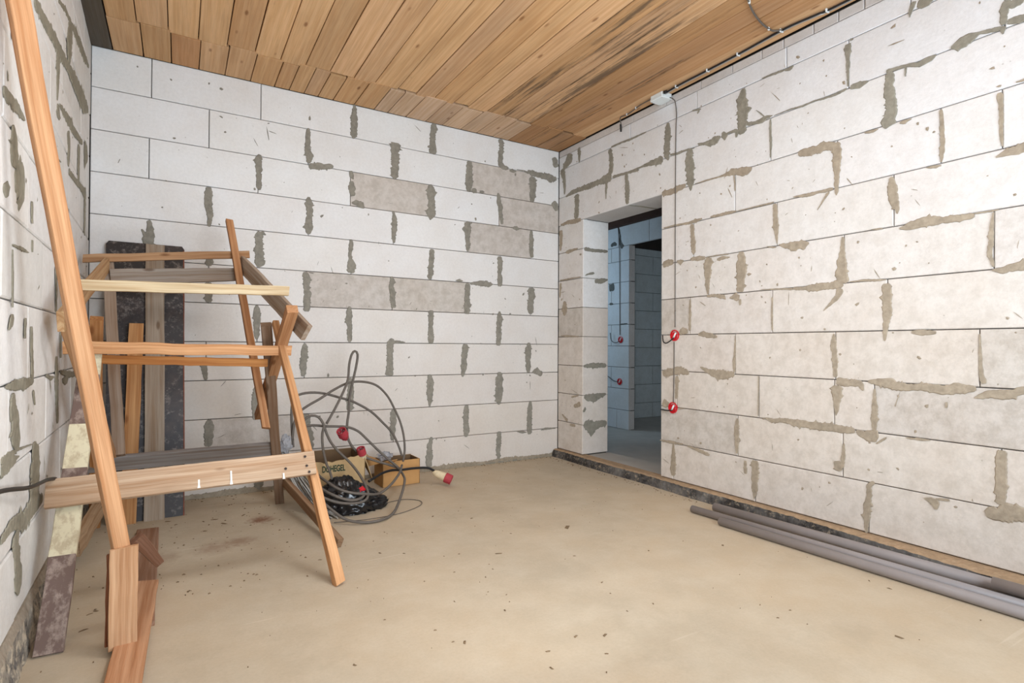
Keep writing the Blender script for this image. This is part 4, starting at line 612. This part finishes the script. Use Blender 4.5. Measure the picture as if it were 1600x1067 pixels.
# ================================================================ SERVICES ON WALL AND CEILING
jb = empty('junction_box', (-.04, -1.29, H), 'white square junction box fixed to the ceiling boards beside the right wall', 'junction box')
def rbox(name, c, sx, sy, sz, mat, parent, ch=.008, rot=0):
    V = []; F = []
    pr = lambda a, b: [(-a+ch, -b), (a-ch, -b), (a, -b+ch), (a, b-ch), (a-ch, b), (-a+ch, b), (-a, b-ch), (-a, -b+ch)]
    cs, sn = math.cos(rot), math.sin(rot)
    for (k, z) in ((1, 0), (1, -sz*.75), (.93, -sz)):
        for (x, y) in pr(sx/2*k, sy/2*k): V.append((c[0]+x*cs-y*sn, c[1]+x*sn+y*cs, c[2]+z))
    for i in range(2):
        for k in range(8): a = i*8+k; b = i*8+(k+1) % 8; F.append((a, b, b+8, a+8))
    F.append(tuple(range(8))); F.append(tuple(16+k for k in range(8))[::-1])
    o = link(name, mesh(name, V, F), None, mat); 
    if parent is not None: under(parent, [o])
    return o
rbox('box_body', (-.052, -1.285, H), .100, .115, .022, WHITEP, jb); lid = rbox('box_lid', (-.052, -1.285, H-.022), .104, .119, .016, WHITEP, jb)
for k in range(4):
    a = (k % 2)*2-1; b = (k//2)*2-1; o = lathe('lid_screw', [(.004, 0), (.004, .002)], (-.052+a*.040, -1.285+b*.048, H-.038), (0, 0, -1), METAL, None, 8); o.parent = lid
o = tube('cable_gland', [(-.095, -1.35, H-.014), (-.085, -1.37, H-.012)], .010, BLACKC, None); under(jb, [o])
cc = empty('ceiling_cable', (-.07, -2.0, H), 'black and grey cable pair clipped along the ceiling from the junction box to the viewer', 'cable')
run = [(-.082, -1.345, H-.014), (-.085, -1.50, H-.010), (-.082, -1.706, H-.009), (-.085, -1.95, H-.009), (-.097, -2.232, H-.009), (-.075, -2.40, H-.009), (-.060, -2.54, H-.009), (-.055, -3.4, H-.009), (-.06, -5.2, H-.009)]
under(cc, [tube('black_cable', run, .0052, BLACKC), tube('grey_cable', [(x+.012, y+.004, z) for x, y, z in run], .0045, METAL),
           tube('branch_cable', [(-.100, -2.225, H-.009), (-.135, -2.19, H-.009), (-.28, -2.21, H-.009), (-.473, -2.284, H-.009), (-.62, -2.40, H-.009), (-.9, -2.9, H-.009)], .0048, GREYC)])
for i, (x, y) in enumerate(((-.078, -1.45), (-.078, -1.706), (-.080, -1.93), (-.092, -2.215), (-.060, -2.45), (-.17, -2.19), (-.47, -2.284))):
    o = rbox('cable_clip', (x, y, H-.001), .030 if i < 5 else .014, .008, .015, WHITEP, cc, .002)
ws = tube('ceiling_wire', [(-.090, -1.235, H-.012), (-.085, -1.12, H-.010), (-.060, -1.00, H-.010), (-.050, -.93, H-.010), (-.062, -.885, H-.010), (-.055, -.87, H-.03), (-.030, -.86, H-.075), (-.018, -.84, H-.095)], .0042, GREYC)
tag(ws, 'short grey wire from the junction box to a black taped end near the corner', 'wire')
o = tube('taped_end', [(-.045, -.864, H-.055), (-.018, -.838, H-.097)], .0075, BLACKC, ws)
for (x, y) in ((-.075, -1.06), (-.052, -.94)): rbox('cable_clip', (x, y, H-.001), .014, .007, .014, WHITEP, None, .002).parent = ws
wz = [2.705, 2.66, 2.60, 2.55, 2.50]
wv = tube('wall_wire', [(-.03, -1.345, H-.03), (-.012, -1.372, 2.69), (-.006, -1.384, 2.60), (-.006, -1.380, 2.50), (-.005, -1.376, 2.3), (-.005, -1.374, 1.8), (-.005, -1.375, 1.12)], .0032, GREYC)
tag(wv, 'thin wire running down the right wall from the junction box', 'wire')
wv2 = tube('wall_wire', [(-.006, -1.368, 1.02), (-.005, -1.366, .8), (-.005, -1.362, .60)], .0034, GREYC)
tag(wv2, 'short wire on the right wall between the two red socket boxes', 'wire')
def socket(loc, n, label, wirepts, s=1.0):
    e = empty('socket_box', loc, label, 'socket box'); n = Vector(n); lo = Vector(loc)
    r = .037*s
    o1 = lathe('red_cup', [(r, -.004), (r+.002, .008), (r-.004, .009), (r-.006, -.002)], loc, n, REDP, None, 22)
    o2 = lathe('plaster_fill', [(r-.008, .0), (r-.012, .004), (.004, .002)], lo+Vector((0, .006, -.004)), n, REDP, None, 14)
    t = tube('wire_end', wirepts, .0042, BLACKC, None)
    o4 = tube('crimp', [lo+n*.010+Vector((0, -.014, .018)), lo+n*.011+Vector((0, .004, -.016))], .006, WHITEP, None)
    under(e, [o1, o2, t, o4]); return e
socket((0, -1.372, 1.064), (-1, 0, 0), 'upper red round socket box with hooked black wire on the right wall', [(-.012, -1.372, 1.050), (-.02, -1.345, 1.025), (-.025, -1.31, 1.010), (-.02, -1.280, 1.025), (-.015, -1.272, 1.065)])
socket((0, -1.357, .564), (-1, 0, 0), 'lower red round socket box on the right wall beside the opening', [(-.012, -1.36, .55), (-.012, -1.32, .541), (-.010, -1.25, .543)])
socket((1.524, .853, 1.068), (-1, 0, 0), 'upper red socket box with black wire seen on the hall wall', [(1.51, .86, 1.05), (1.50, .92, 1.03), (1.49, .98, 1.06), (1.49, 1.0, 1.15)])
socket((1.524, .867, .574), (-1, 0, 0), 'lower red socket box on the hall wall', [(1.51, .88, .57), (1.50, .95, .58), (1.49, 1.02, .62), (1.49, 1.10, .65)])
hw = tube('wall_wire', [(1.516, .90, 2.40), (1.516, .875, 2.15), (1.517, .865, 1.3), (1.517, .862, 1.12)], .004, GREYC); tag(hw, 'thin wire running down the hall wall above the red boxes', 'wire')
hbm = core('dark_top_band', (1.44, -2.9, 2.395), (1.515, 1.99, 2.72), mat_plain('dark_brown_timber', s2l(74, 52, 42), .8, .2, 8, .3), None); tag(hbm, 'dark brown timber beam across the top of the hall wall beyond the opening', 'beam')
hbm2 = core('dark_top_band', (1.63, 1.38, 2.315), (4.1, 1.455, 2.70), mat_plain('dark_strip_far', s2l(58, 50, 44), .8, .2, 8, .3), None); tag(hbm2, 'dark strip standing in for shade above the far room wall, seen through the second opening', 'beam')  # added dark strip for the shadowed space under the second lintel
lc = tube('cable', [(-3.30, -3.2, .76), (-3.325, -2.6, .66), (-3.33, -2.129, .597), (-3.32, -1.85, .545), (-3.317, -1.60, .515), (-3.315, -1.47, .492)], .0065, BLACKC)
tag(lc, 'black cable strung along the left wall to the trestle crossboard', 'cable')

# ================================================================ PIPES
def pipe(p0, p1, label, r=.025):
    p0, p1 = Vector(p0), Vector(p1); d = (p1-p0).normalized(); L = (p1-p0).length
    o = lathe('pipe', [(r-.0025, .03), (r-.0025, 0), (r, .0), (r, L), (r-.003, L), (r-.003, L-.03)], p0, d, PIPE, None, 24)
    for pl_ in o.data.polygons:
        if len(pl_.vertices) == 4: pl_.use_smooth = True
    return tag(o, label, 'pipe')
pipe((-.308, -1.79, .0225), (-.196, -3.60, .0225), 'grey plastic pipe on the floor, middle one of the row, reaching furthest toward the corner', .021)
pipe((-.196, -1.86, .034), (-.108, -3.70, .040), 'grey plastic pipe on the floor, nearest the right wall plinth', .0245)
pipe((-.362, -2.03, .0225), (-.262, -4.0, .0225), 'grey plastic pipe on the floor, outermost of the row', .022)
pipe((-.190, -3.17, .066), (-.160, -4.2, .066), 'grey plastic pipe lying on top of the row at the right edge', .0235)

# ================================================================ CABLES, BOXES, BAG
CAB = {"c1":[[-2.139,-0.5,0.493],[-2.09,-0.5,0.58],[-2.028,-0.47,0.688],[-1.995,-0.45,0.767],[-1.985,-0.44,0.86],[-1.967,-0.43,0.924],[-1.944,-0.42,0.946],[-1.923,-0.41,0.923],[-1.929,-0.4,0.846],[-1.952,-0.4,0.74],[-1.972,-0.4,0.634],[-1.976,-0.4,0.54],[-1.99,-0.42,0.473],[-1.992,-0.45,0.384],[-1.953,-0.46,0.312],[-1.885,-0.47,0.255],[-1.801,-0.47,0.217],[-1.715,-0.47,0.184],[-1.636,-0.46,0.147]],"c9":[[-1.905,-0.62,0.131],[-1.847,-0.58,0.144],[-1.79,-0.55,0.158],[-1.713,-0.5,0.156],[-1.636,-0.46,0.142],[-1.556,-0.45,0.141],[-1.473,-0.44,0.135],[-1.419,-0.44,0.124],[-1.375,-0.44,0.094]],"c2":[[-2.326,-0.42,0.395],[-2.316,-0.42,0.495],[-2.291,-0.42,0.56],[-2.237,-0.42,0.602],[-2.161,-0.42,0.644],[-2.084,-0.42,0.693],[-1.987,-0.4,0.735],[-1.887,-0.38,0.742],[-1.783,-0.36,0.714],[-1.704,-0.35,0.643],[-1.652,-0.35,0.553],[-1.609,-0.36,0.452],[-1.59,-0.38,0.353],[-1.59,-0.4,0.257],[-1.609,-0.42,0.188]],"c3":[[-2.317,-0.4,0.347],[-2.329,-0.4,0.549],[-2.311,-0.38,0.647],[-2.263,-0.38,0.676],[-2.186,-0.38,0.681],[-2.108,-0.38,0.667],[-2.028,-0.38,0.641],[-1.946,-0.38,0.613],[-1.825,-0.38,0.541],[-1.738,-0.38,0.457],[-1.674,-0.38,0.385],[-1.635,-0.4,0.298],[-1.616,-0.42,0.226]],"c4":[[-2.283,-0.5,0.491],[-2.268,-0.5,0.529],[-2.231,-0.5,0.549],[-2.188,-0.5,0.538],[-2.158,-0.5,0.494],[-2.133,-0.5,0.419],[-2.1,-0.55,0.351],[-2.018,-0.62,0.255],[-1.98,-0.72,0.183],[-1.973,-0.83,0.12],[-2.003,-0.88,0.089],[-2.071,-0.9,0.086],[-2.161,-0.9,0.103],[-2.226,-0.88,0.13],[-2.265,-0.86,0.151]],"c5":[[-2.271,-0.46,0.48],[-2.21,-0.45,0.482],[-2.133,-0.45,0.471],[-2.055,-0.45,0.464],[-1.998,-0.45,0.457],[-1.928,-0.45,0.425],[-1.872,-0.46,0.369],[-1.814,-0.47,0.307],[-1.744,-0.48,0.237],[-1.676,-0.5,0.173],[-1.672,-0.6,0.139],[-1.699,-0.7,0.123],[-1.758,-0.8,0.063],[-1.849,-0.933,0.012],[-1.946,-1.032,0.012],[-2.049,-1.037,0.012],[-2.137,-1.0,0.029],[-2.193,-0.95,0.068],[-2.24,-0.9,0.112],[-2.265,-0.86,0.141]],"c6":[[-2.15,-0.5,0.488],[-2.163,-0.5,0.438],[-2.165,-0.51,0.384],[-2.165,-0.54,0.333],[-2.16,-0.6,0.266],[-2.149,-0.65,0.221],[-2.15,-0.7,0.194]],"c7":[[-2.239,-0.55,0.255],[-2.211,-0.62,0.206],[-2.184,-0.78,0.188],[-2.137,-0.84,0.159],[-2.071,-0.86,0.135],[-1.998,-0.86,0.12],[-1.915,-0.8,0.093],[-1.855,-0.75,0.092],[-1.781,-0.7,0.121],[-1.699,-0.6,0.154],[-1.645,-0.5,0.182]],"c8":[[-2.253,-0.7,0.2],[-2.228,-0.8,0.167],[-2.187,-0.88,0.145],[-2.112,-0.9,0.111],[-2.061,-0.9,0.104],[-2.024,-0.88,0.107],[-2.003,-0.86,0.115]]}
coil = empty('cable_coil', (-2.1, -.6, 0), 'tangled coil of thick grey cable by the back wall, beside the trestle', 'cable')
pc = empty('power_cable', (-1.7, -.5, 0), 'thick cable standing in a tall loop and ending in a beige and red plug', 'cable')
for nm, pts in CAB.items():
    par = pc if nm in ('c1', 'c9') else coil
    o = tube('cable_loop', pts, .0078 if nm != 'c9' else .0085, BLACKC if nm == 'c9' else GREYC); under(par, [o])
def plug(parent, loc, ax, body, head, L=.085, r=.024):
    o = lathe('plug_grip', [(.010, -.012), (r*.6, 0), (r*.8, L*.2), (r*.95, L*.8), (r*1.05, L)], loc, ax, body, None, 16)
    p2 = Vector(loc)+Vector(ax).normalized()*L
    o2 = lathe('plug_collar', [(r*1.05, 0), (r*1.18, .004), (r*1.12, .05), (r*.95, .05), (r*.92, .02), (.002, .018)], p2, ax, head, None, 18)
    under(parent, [o, o2])
    axn = Vector(ax).normalized(); u = axn.orthogonal().normalized(); v = axn.cross(u)
    for k in range(4):
        a = k*1.57+.5; o3 = lathe('pin', [(.003, .0), (.003, .026)], p2+axn*.018+(u*math.cos(a)+v*math.sin(a))*r*.55, ax, METAL, None, 8); o3.parent = o2
plug(pc, (-1.385, -.44, .092), (.10, -.075, -.050), BEIGE, REDD, .082, .030)
plug(coil, (-2.01, -.46, .385), (-.02, -.02, .03), REDD, REDD, .03, .028)
plug(coil, (-1.895, -.47, .235), (-.02, -.02, .06), BEIGE, REDD, .045, .024)

def card_box(name, c, sx, sy, h, rot, mats, label, th=.005, torn=False, flaps=True, lab_cat='box'):
    e = empty(name, c, label, lab_cat); cs, sn = math.cos(rot), math.sin(rot)
    def T(x, y, z): return (c[0]+x*cs-y*sn, c[1]+x*sn+y*cs, c[2]+z)
    def panel(nm, a, b, hh, mat, inn, tear=False):
        ax, ay = a; bx, by = b; dx, dy = bx-ax, by-ay; L = math.hypot(dx, dy); nx, ny = -dy/L*th, dx/L*th
        n = 16 if tear else 4; V, F, I = [], [], []
        for i in range(n+1):
            s = i/n; x, y = ax+dx*s, ay+dy*s; top = hh+(R.uniform(-.008, .006)-.012*math.sin(s*5) if tear else 0)
            V += [T(x, y, 0.002), T(x, y, top), T(x+nx, y+ny, top), T(x+nx, y+ny, 0.002)]
        for i in range(n):
            for k in range(4): p_ = i*4+k; q_ = i*4+(k+1) % 4; F.append((p_, q_, q_+4, p_+4)); I.append(1 if k == 2 else 0)
        F += [(0, 1, 2, 3), tuple(n*4+k for k in (3, 2, 1, 0))]; I += [0, 0]
        me = mesh(nm, V, F, mi=I); me.materials.append(mat); me.materials.append(inn); o = link(nm, me); under(e, [o])
    X, Y = sx/2, sy/2
    panel('front_panel', (-X, -Y), (X, -Y), h, mats[0], mats[1], torn); panel('side_panel', (X, -Y), (X, Y), h, mats[0], mats[1])
    panel('back_panel', (X, Y), (-X, Y), h*1.02, mats[0], mats[1]); panel('side_panel', (-X, Y), (-X, -Y), h, mats[0], mats[1])
    V = [T(-X, -Y, .003), T(X, -Y, .003), T(X, Y, .003), T(-X, Y, .003)]; under(e, [link('bottom', mesh('bottom', V, [(0, 1, 2, 3)]), None, mats[1])])
    return e, T
b1, T1 = card_box('cardboard_box', (-2.075, -.325, 0), .37, .34, .262, -.02, (CARDL, CARDI), 'torn open pale cardboard box with dark lettering behind the black bag', torn=True)
b2, T2 = card_box('cardboard_box', (-1.585, -.235, 0), .275, .175, .176, .02, (CARD, CARDI), 'small open brown cardboard box on the floor against the back wall', torn=False)
# flaps of the small box
def flap(e, P, nm='flap', mat=CARD):
    V = [Vector(p) for p in P]; n = (V[1]-V[0]).cross(V[3]-V[0]).normalized()*.004; V += [v+n for v in V]
    F = [(0, 1, 2, 3), (7, 6, 5, 4), (0, 4, 5, 1), (1, 5, 6, 2), (2, 6, 7, 3), (3, 7, 4, 0)]; under(e, [link(nm, mesh(nm, V, F), None, mat)])
flap(b2, [T2(-.137, -.087, .176), T2(-.137, .087, .176), T2(-.255, .075, .225), T2(-.255, -.060, .150)])
flap(b2, [T2(-.137, -.087, .176), T2(-.05, -.087, .176), T2(-.06, -.165, .205), T2(-.18, -.15, .19)])
flap(b1, [T1(.185, .17, .262), T1(.185, -.05, .262), T1(.28, -.06, .20), T1(.28, .14, .215)], mat=CARDL)
flap(b1, [T1(.19, -.165, .25), T1(.19, .02, .25), T1(.255, -.02, .12), T1(.245, -.15, .10)], mat=CARDL)
def text(s, size, loc, rot, mat, parent, name='lettering'):
    cu = bpy.data.curves.new(name, 'FONT'); cu.body = s; cu.size = size; cu.extrude = .0006; cu.offset = .0010; cu.space_character = 1.0
    o = bpy.data.objects.new(name, cu); COL.objects.link(o); bpy.context.view_layer.update()
    me = bpy.data.meshes.new_from_object(o); bpy.data.objects.remove(o); me.materials.clear(); me.materials.append(mat)
    o = bpy.data.objects.new(name, me); COL.objects.link(o); o.location = loc; o.rotation_euler = rot; o.scale = (.56, 1, 1)
    o.parent = [c for c in parent.children if c.name.startswith('front_panel')][0]; return o
text('DOHEGEL', .056, (-2.163, -.4985, .190), (math.pi/2, 0, -.02), INK, b1)

# black bin bag: crumpled mound
def bag():
    bm = bmesh.new(); bmesh.ops.create_icosphere(bm, subdivisions=5, radius=1)
    for v in bm.verts:
        p = v.co.copy(); n1 = noise.noise(p*1.7+Vector((3, 1, 2))); rid = 1-abs(noise.noise(p*4.2+Vector((9, 2, 5)))); rid2 = 1-abs(noise.noise(p*9+Vector((1, 7, 3))))
        k = .86+.16*n1+.16*(rid**3-.5)+.06*(rid2**3-.4)
        x, y, z = p.x*.225*k, p.y*.175*k, (max(p.z, -.35)+.35)*.168*k
        z *= 1-.55*max(0, min(1, (x+.02)/.2)); v.co = Vector((x, y, max(z, 0.001)))
    me = bpy.data.meshes.new('bin_bag'); bm.to_mesh(me); bm.free()
    for p in me.polygons: p.use_smooth = True
    o = link('bin_bag', me, None, BAG); o.location = (-2.035, -.70, .001); return tag(o, 'crumpled black plastic bin bag on the floor in front of the torn box', 'bag')
bag()
rc = beam('red_cap', (-1.985, -.79, .110), (-2.005, -.80, .145), .045, .03, (1, 0, .3), (0, 0, 0), None, REDP, seg=3, taper=.6, jit=.002)
tag(rc, 'small bright red plastic piece lying on the black bag', 'plastic cap')
# bundle of thin wires
wbn = empty('wire_bundle', (-2.3, -.7, 0), 'fan of thin grey wires spilling to the floor under the right side of the trestle', 'wires')
for i in range(26):
    a = i/25; d = lambda s: R.uniform(-s, s)
    pts = [(-2.385+.03*a, -.36+d(.02), .36+d(.03)), (-2.385+.05*a+d(.01), -.42+d(.02), .285+d(.015)), (-2.36+.07*a+d(.008), -.50+d(.02), .21+d(.015)), (-2.32+.08*a+d(.01), -.62+d(.02), .12+d(.015)), (-2.275+.09*a+d(.012), -.74+d(.02), .045), (-2.245+.11*a+d(.03), -.83+d(.05), .006)]
    o = tube('wire', pts, .0032, LIGHTC if i % 3 else GREYC, None, 6); under(wbn, [o])
fw = tube('wire', [(-2.19, -.93, .004), (-2.0, -.965, .004), (-1.82, -.95, .004), (-1.66, -.86, .004), (-1.62, -.76, .004), (-1.70, -.68, .004), (-1.85, -.70, .004), (-2.0, -.66, .01)], .0022, GREYC, None, 6)
tag(fw, 'thin loose wire looped on the floor in front of the bag', 'wire')
def crumple(name, loc, s, mat, label, cat):
    bm = bmesh.new(); bmesh.ops.create_icosphere(bm, subdivisions=3, radius=1)
    for v in bm.verts:
        k = .8+.5*noise.noise(v.co*2.2+Vector((s[0]*50, 0, 0))); v.co = Vector((v.co.x*s[0]*k, v.co.y*s[1]*k, v.co.z*s[2]*k))
    me = bpy.data.meshes.new(name); bm.to_mesh(me); bm.free(); o = link(name, me, None, mat); o.location = loc; return tag(o, label, cat)
t_ = NT('clear_dusty_film', .25, .6); t_.b.inputs['Base Color'].default_value = (*s2l(196, 196, 200), 1); t_.b.inputs['Transmission Weight'].default_value = .55
crumple('plastic_wrap', (-2.365, -.43, .375), (.042, .03, .062), t_.m, 'crumpled clear plastic wrap on top of the thin wire bundle', 'plastic wrap')
crumple('plastic_wrap', (-1.70, -.30, .215), (.065, .04, .035), t_.m, 'crumpled clear plastic wrap sticking out of the small brown box', 'plastic wrap')

# ================================================================ DEBRIS
V, F = [], []
DB = [[-1.494,-1.233,0.012],[-1.434,-1.567,0.007],[-1.626,-1.776,0.018],[-1.791,-1.687,0.006],[-2.013,-1.55,0.008],[-2.109,-1.487,0.01],[-1.807,-1.98,0.007],[-1.9,-1.867,0.006],[-1.671,-1.089,0.012],[-1.872,-1.29,0.009],[-1.115,-1.632,0.03],[-0.939,-1.802,0.006],[-1.886,-2.277,0.008],[-2.113,-2.401,0.012],[-2.145,-2.379,0.006],[-2.166,-2.279,0.006],[-2.017,-2.117,0.006],[-1.906,-2.586,0.009],[-1.95,-2.668,0.009],[-1.772,-2.558,0.01],[-1.681,-2.602,0.012],[-1.752,-2.693,0.007],[-1.37,-2.521,0.006],[-1.335,-1.982,0.008],[-0.983,-2.109,0.007],[-1.728,-1.867,0.004],[-1.74,-1.922,0.005],[-2.462,-2.347,0.007],[-2.293,-2.12,0.005],[-1.497,-2.513,0.006],[-1.413,-2.271,0.008],[-1.819,-2.77,0.005],[-0.611,-2.242,0.012],[-0.737,-2.102,0.005],[-0.848,-2.514,0.004],[-0.427,-2.832,0.007],[-0.436,-2.914,0.01],[-0.965,-2.818,0.006],[-0.826,-3.122,0.014],[-0.985,-2.109,0.005],[-1.369,-2.518,0.006],[-1.023,-2.733,0.006],[-0.439,-3.215,0.005],[-1.059,-2.83,0.006],[-2.453,-0.388,0.01],[-2.524,-0.54,0.008],[-2.753,-0.53,0.02],[-2.712,-0.632,0.022],[-2.807,-0.539,0.012],[-2.606,-0.521,0.02],[-2.713,-0.89,0.006],[-2.807,-0.722,0.012],[-3.203,-1.537,0.012],[-3.186,-1.519,0.01],[-3.206,-1.667,0.016],[-2.977,-0.44,0.016],[-2.938,-0.526,0.01],[-2.371,-1.431,0.01],[-2.437,-1.331,0.006],[-2.506,-1.234,0.008],[-2.902,-1.534,0.007],[-2.994,-1.256,0.008]]
def chip(x, y, L, a, w, h=.003):
    b = len(V); c, s = math.cos(a), math.sin(a)
    for (u, v, z) in ((-L, -w, 0), (L, -w*.6, 0), (L*.8, w, 0), (-L*.7, w*.8, 0), (0, 0, h)): V.append((x+u*c-v*s, y+u*s+v*c, z+.0008))
    F.extend([(b, b+1, b+4), (b+1, b+2, b+4), (b+2, b+3, b+4), (b+3, b, b+4)])
for (x, y, s) in DB: chip(x, y, s, R.uniform(0, 3.1), s*R.uniform(.25, .5))
for _ in range(200):
    x = R.uniform(-3.3, -.2); y = -abs(R.gauss(0, 1.2))-.03
    if y < -3.4: continue
    s = R.choice((.0015, .002, .002, .003, .004)); chip(x, y, s, R.uniform(0, 3.1), s*R.uniform(.3, .8))
for _ in range(420):   # crumbs along the wall bases
    k = R.random()
    if k < .5: x, y = R.uniform(-3.2, -.05), -.01-abs(R.gauss(0, .03))
    elif k < .75: x, y = -.10-abs(R.gauss(0, .03)), R.uniform(-1.75, -.05)
    else: x, y = R.uniform(-3.32, -2.4), R.uniform(-1.6, -.1)
    s = R.uniform(.002, .007); chip(x, y, s, R.uniform(0, 3.1), s*R.uniform(.4, .9), s*.7)
o = link('debris', mesh('debris', V, F), None, mat_plain('wood_and_mortar_crumbs', s2l(140, 118, 92), .9, .1, 60, .5)); o['kind'] = 'stuff'; tag(o, 'small crumbs of mortar and wood scattered over the screed floor', 'debris')
